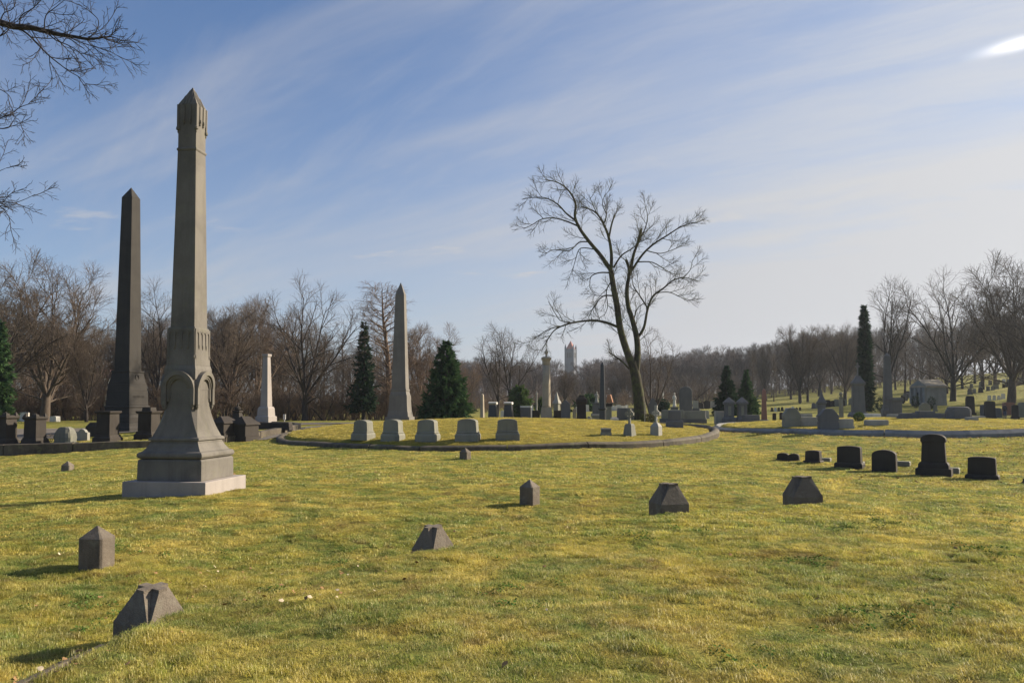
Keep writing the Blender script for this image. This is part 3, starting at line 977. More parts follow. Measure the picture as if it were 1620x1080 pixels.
def tree_vase(seed, H=17.0, spread=1.0, dense=1.0, tr=0.42, forks=6):
    rnd = random.Random(seed)
    th = H * rnd.uniform(0.16, 0.24)
    out = [Tubes() for _ in range(5)]
    pts, rad = branch(rnd, Vector((0, 0, -0.3)), Vector((rnd.uniform(-.05, .05), rnd.uniform(-.05, .05), 1)), th + 0.3, tr * 1.25, tr * 0.85, 0.04, 0.02, 6)
    rad[0] = tr * 1.7; rad[1] = tr * 1.15
    out[0].add(pts, rad)
    P = [None,
         dict(n=9, t0=0.12, ang=0.60, av=0.25, L=H * 0.33 * spread, r=tr * 0.26, rmin=0.034, rend=0.018, gn=0.16, up=0.035, seg=7),
         dict(n=int(12 * dense), t0=0.12, ang=0.66, av=0.3, L=H * 0.15, r=0.042, rmin=0.018, rend=0.011, gn=0.20, up=0.04, seg=5),
         dict(n=int(9 * dense), t0=0.12, ang=0.70, av=0.3, L=H * 0.078, r=0.016, rmin=0.011, rend=0.008, gn=0.22, up=0.03, seg=3),
         ]
    top = pts[-1]
    for k in range(forks):
        a = 6.283 * k / forks + rnd.uniform(-0.35, 0.35)
        tilt = rnd.uniform(0.16, 0.62) * spread if k else 0.08
        d = Vector((math.cos(a) * math.sin(tilt), math.sin(a) * math.sin(tilt), math.cos(tilt)))
        st, _ = at_poly(pts, rnd.uniform(0.72, 1.0))
        q, rr = branch(rnd, st, d, (H - th) * rnd.uniform(0.78, 1.0) * (1 - 0.25 * tilt), tr * rnd.uniform(0.42, 0.62), 0.03, 0.085, 0.012, 12)
        out[0].add(q, rr)
        sprout(rnd, out, q, rr, 1, P)
    for k in range(3):
        a = rnd.uniform(0, 6.28)
        st, _ = at_poly(pts, rnd.uniform(0.5, 0.9))
        q, rr = branch(rnd, st, Vector((math.cos(a), math.sin(a), 0.45)), H * 0.33 * spread, tr * 0.28, 0.025, 0.14, 0.03, 9)
        out[0].add(q, rr)
        sprout(rnd, out, q, rr, 2, P)
    return out
def tree_column(seed, H=18.0, width=0.24, tr=0.34, n=46, up=0.0, dense=1.0):
    """one leader with many side branches (bald cypress and poplar like)"""
    rnd = random.Random(seed)
    out = [Tubes() for _ in range(5)]
    pts, rad = branch(rnd, Vector((0, 0, -0.3)), Vector((0, 0, 1)), H + 0.3, tr * 1.1, 0.03, 0.03, 0.01, 16)
    rad[0] = tr * 1.6
    out[0].add(pts, rad)
    P = [None,
         dict(n=n, t0=0.16, ang=1.12, av=0.2, L=H * width, r=0.10, rmin=0.03, rend=0.015, gn=0.13, up=up + 0.03, seg=6, shape=lambda t: 1.0 - 0.75 * max(0, t - 0.25) - (0.25 if t < 0.25 else 0)),
         dict(n=int(8 * dense), t0=0.15, ang=0.85, av=0.3, L=H * 0.085, r=0.03, rmin=0.013, rend=0.010, gn=0.18, up=0.03, seg=4),
         dict(n=int(6 * dense), t0=0.1, ang=0.8, av=0.3, L=H * 0.042, r=0.014, rmin=0.010, rend=0.008, gn=0.2, up=0.01, seg=2)]
    sprout(rnd, out, pts, rad, 1, P)
    return out
def tree_small(seed, H=8.0, tr=0.16, forks=5, dense=1.0):
    rnd = random.Random(seed)
    out = [Tubes() for _ in range(5)]
    P = [None,
         dict(n=6, t0=0.2, ang=0.7, av=0.3, L=H * 0.33, r=0.06, rmin=0.02, rend=0.012, gn=0.22, up=0.05, seg=5),
         dict(n=int(7 * dense), t0=0.15, ang=0.75, av=0.3, L=H * 0.16, r=0.022, rmin=0.010, rend=0.008, gn=0.24, up=0.05, seg=3),
         dict(n=int(5 * dense), t0=0.15, ang=0.75, av=0.3, L=H * 0.08, r=0.012, rmin=0.008, rend=0.007, gn=0.24, up=0.03, seg=2)]
    for k in range(forks):
        a = 6.283 * k / forks + rnd.uniform(-0.5, 0.5)
        tilt = rnd.uniform(0.1, 0.6)
        q, rr = branch(rnd, Vector((0.05 * math.cos(a), 0.05 * math.sin(a), -0.2)), Vector((math.cos(a) * math.sin(tilt), math.sin(a) * math.sin(tilt), math.cos(tilt))), H * rnd.uniform(0.75, 1.0), tr * rnd.uniform(0.5, 1), 0.015, 0.14, 0.02, 8)
        out[0].add(q, rr)
        sprout(rnd, out, q, rr, 1, P)
    return out
def tree_meshes(out, mt, mc):
    tm = tubes_mesh('trunk', [(out[0], 8), (out[1], 5)], mt)
    cm = tubes_mesh('crown', [(out[2], 4), (out[3], 3), (out[4], 3)], mc)
    return tm, cm
def needle_mat(name, col, col2):
    m = bpy.data.materials.new(name)
    m.use_nodes = True
    t = m.node_tree
    t.nodes.clear()
    T = NT(t)
    geo = T.n('ShaderNodeNewGeometry', out=0)
    c = T.mix(T.ramp(T.noise(geo, 1.6, 4, 0.7), (0.35, 0.65)), col, col2)
    d = T.n('ShaderNodeBsdfDiffuse', i_Color=c)
    tr = T.n('ShaderNodeBsdfTranslucent', i_Color=c)
    s = T.n('ShaderNodeMixShader', i_0=0.25, i_1=d, i_2=tr)
    o = T.n('ShaderNodeOutputMaterial', out=None)
    t.links.new(s, o.inputs[0])
    return m
NEED = needle_mat('dark_needles', (0.026, 0.058, 0.028), (0.062, 0.110, 0.042))
NEEDB = needle_mat('deep_green_needles', (0.014, 0.030, 0.021), (0.036, 0.062, 0.034))
NEEDG = needle_mat('mid_green_foliage', (0.050, 0.090, 0.030), (0.090, 0.130, 0.045))
def conifer(seed, H, Rr, mat, layers=34, per=9, power=0.85, droop=-0.12, clear=0.03, leafs=16, lsz=0.32, ragged=0.35):
    rnd = random.Random(seed)
    tr = Tubes()
    pts, rad = branch(rnd, Vector((0, 0, -0.3)), Vector((0, 0, 1)), H + 0.3, Rr * 0.09 + 0.05, 0.015, 0.01, 0, 10)
    tr.add(pts, rad)
    V, Tt = [], []
    for k in range(layers):
        t = clear + (1 - clear) * (k + rnd.uniform(-0.3, 0.3)) / layers
        t = min(max(t, clear), 0.985)
        z = t * H
        rl = Rr * (1 - t) ** power
        rag = rnd.uniform(1 - ragged * 0.6, 1.1)
        for j in range(max(3, int(per * (0.5 + 0.6 * (1 - t))))):
            a = rnd.uniform(0, 6.283)
            L = max(rl * rag * rnd.uniform(1 - ragged, 1.08), 0.12)
            dd = Vector((math.cos(a), math.sin(a), rnd.uniform(-0.05, 0.25) + droop))
            q, rr = branch(rnd, Vector((0, 0, z)), dd, L, 0.03, 0.008, 0.06, droop * 0.2 + 0.03, 4)
            tr.add(q, rr)
            for m_ in range(leafs):
                s_ = rnd.uniform(0.12, 1.0) ** 0.75
                p, d = at_poly(q, min(s_, 0.99))
                o = perp(d, rnd)
                size = lsz * rnd.uniform(0.6, 1.3) * (0.5 + 0.7 * min(1, rl / Rr + 0.2))
                tip = p + (d * rnd.uniform(0.4, 1.0) + o * rnd.uniform(0.4, 0.9) + Vector((0, 0, rnd.uniform(-0.5, 0.2)))).normalized() * size
                sd_ = perp(d, rnd) * size * 0.24
                b = len(V)
                V += [tuple(p - sd_), tuple(p + sd_), tuple(tip)]
                Tt.append((b, b + 1, b + 2))
    tm = tubes_mesh('trunk', [(tr, 4)], BARKD)
    me = bpy.data.meshes.new('crown')
    np_mesh(me, V, None, Tt)
    me.materials.append(mat)
    return tm, me
def top_of(me):
    a = np.empty(len(me.vertices) * 3, np.float32); me.vertices.foreach_get('co', a)
    return float(a[2::3].max())
def put_tree(name, meshes, x, y, s, rz, label, cat='tree', group=None, sz=None, z=None, tilt=0.0):
    o = empty(name, (x, y, G(x, y) - 0.1 if z is None else z), rz, label, cat, group)
    o.scale = (s, s, sz or s)
    if tilt: o.rotation_euler.y = tilt
    for nm, me in zip(('trunk', 'crown'), meshes):
        c = bpy.data.objects.new(nm, me)
        COL.objects.link(c)
        c.parent = o
    return o
def htree(px, Y, ptop):
    x = X(px, Y, 655)
    return x, pt(px, ptop, Y).z - G(x, Y)
VA = [tree_meshes(tree_vase(s, 17, sp, de, tr, fk), mt, mc) for s, sp, de, tr, fk, mt, mc in (
    (1, 1.15, 1.0, 0.40, 6, BARK1, BARK2), (2, 0.95, 1.05, 0.36, 5, BARK1, BARK2), (3, 1.25, 1.0, 0.42, 7, BARKD, BARK1), (4, 0.75, 1.0, 0.34, 5, BARKD, BARK1), (5, 1.05, 1.0, 0.36, 5, BARKP, BARKP), (6, 0.95, 0.62, 0.30, 4, BARKD, BARK1), (7, 1.2, 0.62, 0.34, 5, BARKD, BARK1))]
CO = [tree_meshes(tree_column(s, 18, wd, tr, n, up, 1.0), mt, mc) for s, wd, tr, n, up, mt, mc in ((11, 0.23, 0.30, 60, 0.02, BARKP, BARKP), (12, 0.17, 0.25, 40, 0.10, BARK1, BARK2))]
SM = [tree_meshes(tree_small(s, 8, 0.16, fk, de), mt, mc) for s, fk, de, mt, mc in ((21, 5, 1.0, BARK1, BARK2), (22, 7, 1.1, BARK1, BARKP), (23, 3, 1.0, BARKD, BARK2))]

HT = {id(t_): max(top_of(t_[0]), top_of(t_[1])) * 0.97 for t_ in VA + CO + SM}
# single trees one can pick out
SOLO = [  # px, depth, top py, mesh, rot, width factor, label, name, base height of mesh
    (70, 82, 398, VA[0], 0.3, 1.05, 'large spreading bare tree at the far left, its crown reaching over the white headstones', 'bare_tree', 17),
    (-18, 74, 415, VA[2], 2.1, 1.0, 'bare tree cut by the left edge of the photo', 'bare_tree', 17),
    (137, 78, 520, VA[3], 1.1, 0.8, 'slim bare tree just left of the black obelisk', 'bare_tree', 17),
    (246, 92, 444, VA[5], 0.9, 0.9, 'bare tree showing between the black obelisk and the tall carved obelisk', 'bare_tree', 17),
    (362, 96, 462, VA[1], 2.7, 1.0, 'bare tree right of the tall carved obelisk', 'bare_tree', 17),
    (408, 104, 470, VA[4], 4.0, 0.85, 'brownish bare tree behind the small pale obelisk', 'bare_tree', 17),
    (482, 84, 428, VA[6], 3.6, 0.98, 'tall vase shaped bare tree between the small pale obelisk and the spruce', 'bare_tree', 17),
    (618, 92, 447, CO[0], 0.5, 1.75, 'pale feathery bare tree right behind the slender grey obelisk', 'bare_tree', 18),
    (668, 98, 508, VA[4], 1.9, 0.9, 'lower tan bare tree between the slender obelisk and the pyramid shaped fir', 'bare_tree', 17),
    (787, 98, 516, VA[5], 0.4, 0.95, 'left one of two slim dark bare trees behind the pair of dark tablets', 'bare_tree', 17),
    (806, 96, 508, VA[5], 5.1, 0.95, 'right one of two slim bare trees, just left of the urn column', 'bare_tree', 17),
    (1032, 78, 512, SM[0], 0.8, 0.85, 'small leaning bare tree right behind the big lone tree', 'bare_tree', 8),
    (1266, 150, 512, VA[3], 2.2, 0.9, 'thick trunked bare tree above the small pointed monument', 'bare_tree', 17),
    (1338, 145, 508, VA[6], 0.2, 0.6, 'bare tree just left of the dark columnar evergreen', 'bare_tree', 17),
    (1408, 118, 430, VA[5], 3.2, 0.9, 'tall narrow bare tree right behind the grey obelisk on the right', 'bare_tree', 17),
    (1508, 122, 422, VA[6], 4.4, 1.0, 'large dark bare tree beside the pale mausoleum', 'bare_tree', 17),
    (1600, 112, 398, VA[0], 5.5, 1.05, 'largest bare tree on the right hillside near the right edge', 'bare_tree', 17),
    (1660, 100, 425, VA[2], 1.0, 1.0, 'bare tree cut by the right edge of the photo', 'bare_tree', 17),
]
for px, Y, top, ms, rz, wf, lab, nm, h0 in SOLO:
    x, h = htree(px, Y, top)
    s = h / HT[id(ms)]
    put_tree(nm, ms, x, Y, s * wf, rz, lab, sz=s)
# woods: trees that nothing tells apart
rw = random.Random(5)
def wood(n, pxr, Yr, topf, pool, label, group, wf=(0.8, 1.15)):
    for i in range(n):
        px = pxr[0] + (pxr[1] - pxr[0]) * (i + rw.uniform(0.1, 0.9)) / n
        Y = rw.uniform(*Yr)
        x, h = htree(px, Y, topf(px) + rw.uniform(-14, 22))
        ms, h0 = rw.choice(pool)
        s = max(h, 3) / HT[id(ms)]
        put_tree('bare_tree', ms, x, Y, s * rw.uniform(*wf), rw.uniform(0, 6.28), label, group=group, sz=s)
PV = [(VA[1], 17), (VA[3], 17), (VA[4], 17), (CO[1], 18), (VA[0], 17), (VA[5], 17), (VA[6], 17)]
wood(32, (-120, 735), (104, 150), lambda p: np.interp(p, [-120, 0, 120, 200, 330, 440, 560, 640, 720], [480, 485, 505, 505, 490, 505, 535, 515, 545]), PV,
     'brown bare tree in the dense wood behind the left half of the lawn', 'trees of the wood on the left')
wood(34, (190, 735), (88, 104), lambda p: 588 + 12 * math.sin(p * 0.05), [(SM[0], 8), (SM[1], 8), (SM[2], 8)],
     'low scrubby bare sapling at the edge of the left wood', 'saplings at the edge of the left wood', (0.9, 1.3))
wood(10, (-60, 190), (88, 102), lambda p: 575, [(SM[0], 8), (SM[1], 8)],
     'scrubby bare sapling behind the white headstones on the left', 'saplings at the far left', (0.9, 1.3))
wood(26, (1185, 1640), (140, 200), lambda p: np.interp(p, [1185, 1280, 1340, 1420, 1500, 1640], [548, 528, 520, 520, 505, 490]), [(VA[3], 17), (VA[6], 17), (CO[1], 18), (VA[5], 17)],
     'dark bare tree in the grove on the right hillside', 'trees of the grove on the right hillside')
wood(14, (1650, 2350), (70, 190), lambda p: 440, [(VA[6], 17), (VA[2], 17), (VA[5], 17)],
     'bare tree beyond the right edge of the photo, shading the hillside', 'trees beyond the right edge')
wood(12, (880, 1180), (150, 180), lambda p: 588, [(SM[0], 8), (SM[2], 8), (VA[3], 17)],
     'dim bare tree along the foot of the far wood in the middle', 'small trees before the far wood', (0.9, 1.2))
# evergreens
def evergreen(px, Y, ptop, Rpx, mat, label, seed, name='evergreen_tree', **kw):
    x, h = htree(px, Y, ptop)
    put_tree(name, conifer(seed, h, Rpx * Y / F, mat, **kw), x, Y, 1.0, 0, label)
evergreen(575, 86, 506, 31, NEEDB, 'narrow ragged dark spruce left of the slender grey obelisk', 31, 'spruce_tree', clear=0.12, ragged=0.55, power=0.75, lsz=0.5, per=10, layers=34)
evergreen(706, 70, 536, 47, NEED, 'broad pyramid shaped dark green fir right of the slender grey obelisk', 32, 'fir_tree', ragged=0.28, layers=46, per=13, leafs=22, lsz=0.42, power=0.66)
evergreen(1150, 80, 576, 24, NEEDB, 'left one of two dark conifers behind the pair of small capped pedestals', 33, 'fir_tree', ragged=0.4, layers=40, per=12, power=0.85, lsz=0.36)
evergreen(1181, 84, 583, 23, NEED, 'right one of two dark conifers behind the pair of small capped pedestals', 34, 'fir_tree', ragged=0.4, layers=36, per=11, power=0.9, lsz=0.36)
evergreen(1370, 92, 481, 11, NEEDB, 'tall thin columnar dark evergreen beside the grey cross topped pedestal', 35, 'cypress_tree', ragged=0.25, layers=60, per=10, power=0.42, lsz=0.5, leafs=14)
evergreen(-6, 68, 500, 26, NEED, 'green evergreen at the left edge behind the dark pedestals', 36, 'evergreen_tree', ragged=0.5, layers=34, per=10, power=0.45, lsz=0.5)
evergreen(822, 92, 608, 26, NEEDG, 'loose green evergreen shrub behind the dark block left of the urn column', 37, 'evergreen_shrub', ragged=0.4, layers=26, per=12, power=0.45, lsz=0.5)
evergreen(930, 120, 622, 26, NEED, 'low dark green evergreen clump behind the black slender obelisk', 38, 'evergreen_shrub', ragged=0.5, layers=18, per=12, power=0.4, lsz=0.6)
evergreen(858, 100, 628, 14, NEEDG, 'small green shrub right behind the urn column', 39, 'evergreen_shrub', ragged=0.5, layers=14, per=10, power=0.4, lsz=0.5)

def round_bush(px, Y, ptop, Rpx, mat, label, seed, n=1500):
    x = X(px, Y)
    z0 = G(x, Y)
    h = pt(px, ptop, Y).z - z0
    r = Rpx * Y / F
    rnd = random.Random(seed)
    root = empty('bush', (x, Y, z0), 0, label, 'bush')
    V, Tt = [], []
    for i in range(n):
        d = Vector((rnd.gauss(0, 1), rnd.gauss(0, 1), rnd.gauss(0, 1))).normalized()
        k = rnd.uniform(0.6, 1.0)
        p = Vector((d.x * r * k, d.y * r * k, h * 0.5 + d.z * h * 0.52 * k))
        u = perp(d, rnd) * r * 0.11; tip = p + (d + perp(d, rnd) * 0.8).normalized() * r * 0.22
        b = len(V); V += [tuple(p - u), tuple(p + u), tuple(tip)]; Tt.append((b, b + 1, b + 2))
    me = bpy.data.meshes.new('foliage'); np_mesh(me, V, None, Tt); me.materials.append(mat)
    o = bpy.data.objects.new('foliage', me); COL.objects.link(o); o.parent = root
    tb = Tubes()
    for k in range(5):
        q, rr = branch(rnd, Vector((0, 0, -0.1)), Vector((rnd.uniform(-.6, .6), rnd.uniform(-.6, .6), 1)), h * 0.7, 0.03, 0.01, 0.1, 0, 3)
        tb.add(q, rr)
    s_ = bpy.data.objects.new('stem', tubes_mesh('stem', [(tb, 4)], BARKD)); COL.objects.link(s_); s_.parent = root
    return root
round_bush(1046, 100, 631, 13, NEEDB, 'dark domed clipped bush just right of the big lone tree', 41)
round_bush(1359, 44, 652, 8.5, NEEDG, 'small round green bush beside the pale ledger in the right lot', 42, 700)
round_bush(80, 43, 686, 7, needle_mat('dry_brush', (0.12, 0.095, 0.07), (0.16, 0.13, 0.09)), 'dry twiggy plant between the dark pedestal and the domed stone on the left', 43, 160)
round_bush(1025, 58, 655, 12, needle_mat('dry_flowers', (0.10, 0.085, 0.05), (0.06, 0.075, 0.03)), 'low brownish plant at the foot of the big lone tree', 44, 500)

# far wood: one mass of several hundred trees
def far_wood():
    rnd = random.Random(77)
    protos = []
    for s in range(4):
        outs = [Tubes() for _ in range(4)]
        H = 17
        rn = random.Random(200 + s)
        pts, rad = branch(rn, Vector((0, 0, -0.3)), Vector((0, 0, 1)), H * 0.35, 0.3, 0.2, 0.05, 0, 3)
        outs[0].add(pts, rad)
        P = [None, dict(n=6, t0=0.1, ang=0.6, av=0.25, L=H * 0.3, r=0.11, rmin=0.06, rend=0.045, gn=0.16, up=0.06, seg=3),
             dict(n=7, t0=0.15, ang=0.65, av=0.3, L=H * 0.15, r=0.05, rmin=0.040, rend=0.03, gn=0.15, up=0.06, seg=2),
             dict(n=5, t0=0.15, ang=0.65, av=0.3, L=H * 0.09, r=0.03, rmin=0.028, rend=0.02, gn=0.15, up=0.04, seg=1)]
        for k in range(5):
            a = 6.283 * k / 5 + rn.uniform(-.4, .4); tl = rn.uniform(0.15, 0.6)
            q, rr = branch(rn, at_poly(pts, rn.uniform(0.6, 1))[0], Vector((math.cos(a) * math.sin(tl), math.sin(a) * math.sin(tl), math.cos(tl))), H * 0.62, 0.16, 0.05, 0.09, 0.02, 5)
            outs[0].add(q, rr); sprout(rn, outs, q, rr, 1, P)
        vs, qs, b = [], [], 0
        for tb in outs:
            v, q = tb.arrays(3); vs.append(v); qs.append(q + b); b += len(v)
        protos.append((np.concatenate(vs), np.concatenate(qs)))
    Vs, Qs, b = [], [], 0
    spots = []
    topc = lambda p: np.interp(p, [-300, 0, 250, 740, 800, 900, 1000, 1080, 1150, 1210, 1280, 1400, 1700], [520, 530, 530, 572, 572, 574, 566, 556, 556, 548, 530, 520, 490])
    for (n, a, c_, Y0, Y1) in ((64, 690, 1380, 215, 250), (60, 690, 1380, 260, 300), (46, 690, 1700, 310, 360), (34, -420, 740, 165, 240), (24, 1380, 1900, 215, 290), (14, -420, -60, 120, 160), (10, 1750, 2300, 150, 210)):
        for i in range(n):
            px = a + (c_ - a) * (i + rnd.uniform(0, 1)) / n
            spots.append((px, rnd.uniform(Y0, Y1)))
    for px, Y in spots:
        x = (px - 810) / F * Y
        if 876 < px < 925 and Y < 400: topy = 590 + rnd.uniform(0, 12)
        else: topy = topc(px) + rnd.uniform(-6, 20)
        zg = G(x, Y)
        h = max(pt(px, topy, Y).z - zg, 5)
        v, q = protos[rnd.randrange(4)]
        a = rnd.uniform(0, 6.28); s = h / 17.0; sw = s * rnd.uniform(0.8, 1.1)
        ca, sa = math.cos(a), math.sin(a)
        Vs.append(np.column_stack([x + sw * (v[:, 0] * ca - v[:, 1] * sa), Y + sw * (v[:, 0] * sa + v[:, 1] * ca), zg + v[:, 2] * s]))
        Qs.append(q + b); b += len(v)
    me = bpy.data.meshes.new('far_wood')
    np_mesh(me, np.concatenate(Vs), np.concatenate(Qs))
    me.materials.append(bark('far_twigs', (0.112, 0.090, 0.088), (0.068, 0.056, 0.056), scale=0.3))
    o = bpy.data.objects.new('far_wood', me); COL.objects.link(o)
    prop(o, 'bare purple brown wood along the horizon behind the cemetery', kind='stuff')
far_wood()
# undergrowth along the foot of the woods
def brush():
    rnd = random.Random(9)
    tb = Tubes()
    for (n, p0, p1, Y0, Y1, h0, h1) in ((2600, -150, 735, 86, 118, 1.4, 4.6), (500, 735, 1180, 150, 200, 1.5, 4.0)):
        for i in range(n):
            px = rnd.uniform(p0, p1); Y = rnd.uniform(Y0, Y1)
            x = (px - 810) / F * Y
            z = G(x, Y) if i % 4 == 0 else z
            if i % 4: x, Y = bx + rnd.uniform(-.8, .8), bY + rnd.uniform(-.8, .8)
            else: bx, bY = x, Y
            L = rnd.uniform(h0, h1)
            q, rr = branch(rnd, Vector((x, Y, z - 0.1)), Vector((rnd.uniform(-.5, .5), rnd.uniform(-.5, .5), 1)), L, 0.03, 0.012, 0.12, 0, 4)
            tb.add(q, rr)
            for k in range(7):
                p, d = at_poly(q, rnd.uniform(0.2, 0.95))
                q2, r2 = branch(rnd, p, d + perp(d, rnd) * 0.9, L * rnd.uniform(0.2, 0.45), 0.016, 0.01, 0.2, 0.02, 2)
                tb.add(q2, r2)
                for m_ in range(3):
                    p3, d3 = at_poly(q2, rnd.uniform(0.3, 0.99))
                    q3, r3 = branch(rnd, p3, d3 + perp(d3, rnd) * 0.8, L * 0.13, 0.011, 0.009, 0.1, 0, 1)
                    tb.add(q3, r3)
    me = tubes_mesh('undergrowth', [(tb, 3)], bark('tan_scrub', (0.150, 0.112, 0.078), (0.085, 0.062, 0.046), scale=0.5))
    o = bpy.data.objects.new('undergrowth', me); COL.objects.link(o)
    prop(o, 'tangled brown undergrowth at the foot of the bare woods', kind='stuff')
brush()
def far_brush():
    rnd = random.Random(19)
    tb = Tubes()
    for i in range(2600):
        px = rnd.uniform(640, 1500); Y = rnd.uniform(205, 330)
        if i % 5 == 0:
            bx, bY = (px - 810) / F * Y, Y
            z = G(bx, bY)
        x, Yy = bx + rnd.uniform(-2.5, 2.5), bY + rnd.uniform(-2, 2)
        L = rnd.uniform(4, 9)
        q, rr = branch(rnd, Vector((x, Yy, z - 0.2)), Vector((rnd.uniform(-.4, .4), rnd.uniform(-.4, .4), 1)), L, 0.07, 0.04, 0.1, 0, 3)
        tb.add(q, rr)
        for k in range(9):
            p, d = at_poly(q, rnd.uniform(0.1, 0.98))
            q2, r2 = branch(rnd, p, d + perp(d, rnd) * 0.8, L * rnd.uniform(0.15, 0.35), 0.045, 0.03, 0.2, 0.04, 2)
            tb.add(q2, r2)
    me = tubes_mesh('far_undergrowth', [(tb, 3)], bark('far_scrub', (0.105, 0.086, 0.082), (0.066, 0.055, 0.053), scale=0.3))
    o = bpy.data.objects.new('far_undergrowth', me); COL.objects.link(o)
    prop(o, 'bare brown thicket between the trunks of the far wood', kind='stuff')
far_brush()

# ------------------------------------------------------------------ the big lone tree, limbs traced
def traced(Y0, spec, conv, rnd, wander=0.05, zs=1.0, mat=BARKM, cmat=BARK2, P=None, root=None, depth=None):
    out = [Tubes() for _ in range(5)]
    S = Y0 / F
    z0 = root.location
    start = {}
    for key, ptsz, w0, w1, par in spec:
        dy = 0.0 if par is None else None
        pxy = [conv(*q) for q in ptsz]
        n = len(pxy)
        if par is None: y_ = 0.0
        else:
            # take the depth of the nearest point already built
            best = min(((a - pxy[0][0]) ** 2 + (b - pxy[0][1]) ** 2, d) for a, b, d in start['all'])
            y_ = best[1]
        slope = 0 if par is None else rnd.uniform(-1, 1) * wander * 8
        C = []
        for i, (a, b) in enumerate(pxy):
            C.append((a, b, y_ + slope * i / max(1, n - 1) * n * 0.35))
        D = catmull(C, 4)
        pts, rad = [], []
        for i, q in enumerate(D):
            v = pt(q[0], q[1], Y0 + q[2])
            pts.append(Vector((v.x, v.y, v.z)) - z0)
            k = i / (len(D) - 1)
            rad.append((w0 + (w1 - w0) * k) * S / 2 / zs)
            start.setdefault('all', []).append((q[0], q[1], q[2]))
        out[0].add(pts, rad)
        if key != 'trunk':
            sprout(rnd, out, pts, rad, 1, P)
    return out
cz = lambda x, y: (780 + x / 2.455, 240 + y / 2.455)
Yt = 62.0
bx_ = X(1011, Yt)
big = empty('bare_tree', (bx_, Yt, G(bx_, Yt)), 0, 'big lone bare tree with a forked mossy trunk right of the middle', 'tree')
spec = [
    ('trunk', [(574, 1040), (570, 985), (562, 920), (552, 860), (540, 815)], 46, 30, None),
    ('L', [(548, 850), (517, 765), (494, 685), (482, 600), (467, 520), (458, 460)], 27, 18, 1),
    ('a', [(458, 462), (420, 405), (370, 345), (335, 295), (318, 250), (321, 205), (302, 162), (272, 132), (240, 116), (202, 108)], 15, 2.2, 1),
    ('a1', [(318, 265), (285, 240), (252, 205), (205, 180), (155, 178), (112, 186)], 7, 1.8, 1),
    ('a2', [(332, 290), (290, 272), (240, 258), (190, 262), (150, 285), (118, 300)], 6, 1.8, 1),
    ('a3', [(372, 350), (335, 352), (296, 384), (240, 380), (205, 395)], 5, 1.8, 1),
    ('a4', [(398, 380), (340, 375), (320, 420), (305, 480)], 4, 1.6, 1),
    ('b', [(458, 460), (460, 400), (450, 335), (430, 282), (403, 240), (372, 222), (340, 212)], 13, 2.0, 1),
    ('b1', [(451, 330), (460, 285), (472, 246)], 7, 5, 1),
    ('b2', [(430, 282), (440, 245), (425, 205), (435, 165)], 5, 1.6, 1),
    ('b3', [(405, 242), (385, 200), (372, 165)], 4, 1.5, 1),
    ('R', [(556, 850), (562, 785), (558, 722), (542, 655), (524, 595), (520, 530), (530, 465), (516, 420)], 25, 9, 1),
    ('c', [(533, 470), (546, 400), (564, 350), (576, 300), (572, 345)], 12, 6, 1),
    ('c1', [(560, 360), (590, 300), (600, 250), (592, 215)], 5, 1.6, 1),
    ('d', [(541, 458), (580, 400), (622, 360), (672, 328), (722, 296), (765, 278), (805, 272)], 9, 1.8, 1),
    ('d1', [(600, 385), (650, 395), (700, 380), (730, 365)], 4, 1.6, 1),
    ('d2', [(560, 428), (620, 430), (680, 465), (715, 478)], 5, 1.6, 1),
    ('e', [(561, 722), (586, 682), (600, 612), (622, 560), (662, 530), (702, 498), (745, 490), (792, 500)], 11, 1.8, 1),
    ('e1', [(601, 608), (572, 562), (545, 520), (540, 480)], 6, 2, 1),
    ('e2', [(635, 548), (680, 545), (720, 560), (755, 580)], 4, 1.6, 1),
    ('e3', [(735, 492), (765, 460), (775, 420)], 3.4, 1.5, 1),
    ('f', [(468, 450), (500, 402), (548, 370), (580, 322)], 7, 2, 1),
    ('g', [(488, 682), (440, 663), (390, 655), (330, 660), (280, 672), (240, 692), (212, 730), (188, 775)], 10, 2.2, 1),
    ('g1', [(300, 662), (262, 655), (240, 625), (215, 582)], 4, 1.6, 1),
    ('g2', [(262, 678), (215, 690), (175, 715), (150, 735)], 4, 1.6, 1),
    ('h', [(528, 842), (495, 808), (450, 778)], 7, 3, 1),
    ('i', [(456, 470), (412, 470), (380, 486), (376, 525)], 6, 2, 1),
    ('j', [(545, 660), (560, 610), (590, 585)], 5, 2, 1),
    ('k', [(474, 560), (430, 560), (398, 592), (370, 645)], 6, 2, 1),
    ('l', [(462, 500), (440, 540), (445, 600), (430, 640)], 5, 1.6, 1),
]
PB = [None,
      dict(n=1.3, t0=0.2, ang=0.72, av=0.3, L=1.9, r=0.034, rmin=0.020, rend=0.011, gn=0.15, up=0.06, seg=6, shape=lambda t: 1.15 - 0.55 * t),
      dict(n=8, t0=0.12, ang=0.65, av=0.3, L=1.0, r=0.014, rmin=0.012, rend=0.008, gn=0.14, up=0.06, seg=4),
      dict(n=4, t0=0.15, ang=0.6, av=0.25, L=0.5, r=0.009, rmin=0.008, rend=0.006, gn=0.12, up=0.05, seg=2)]
outb = traced(Yt, spec, cz, random.Random(3), 0.09, 2.2, P=PB, root=big)
tr_me = tubes_mesh('trunk', [(outb[0], 9)], BARKM)
for nm, me in (('trunk', tr_me), ('crown', tubes_mesh('crown', [(outb[1], 4), (outb[2], 3), (outb[3], 3)], BARKM))):
    o = bpy.data.objects.new(nm, me); COL.objects.link(o); o.parent = big

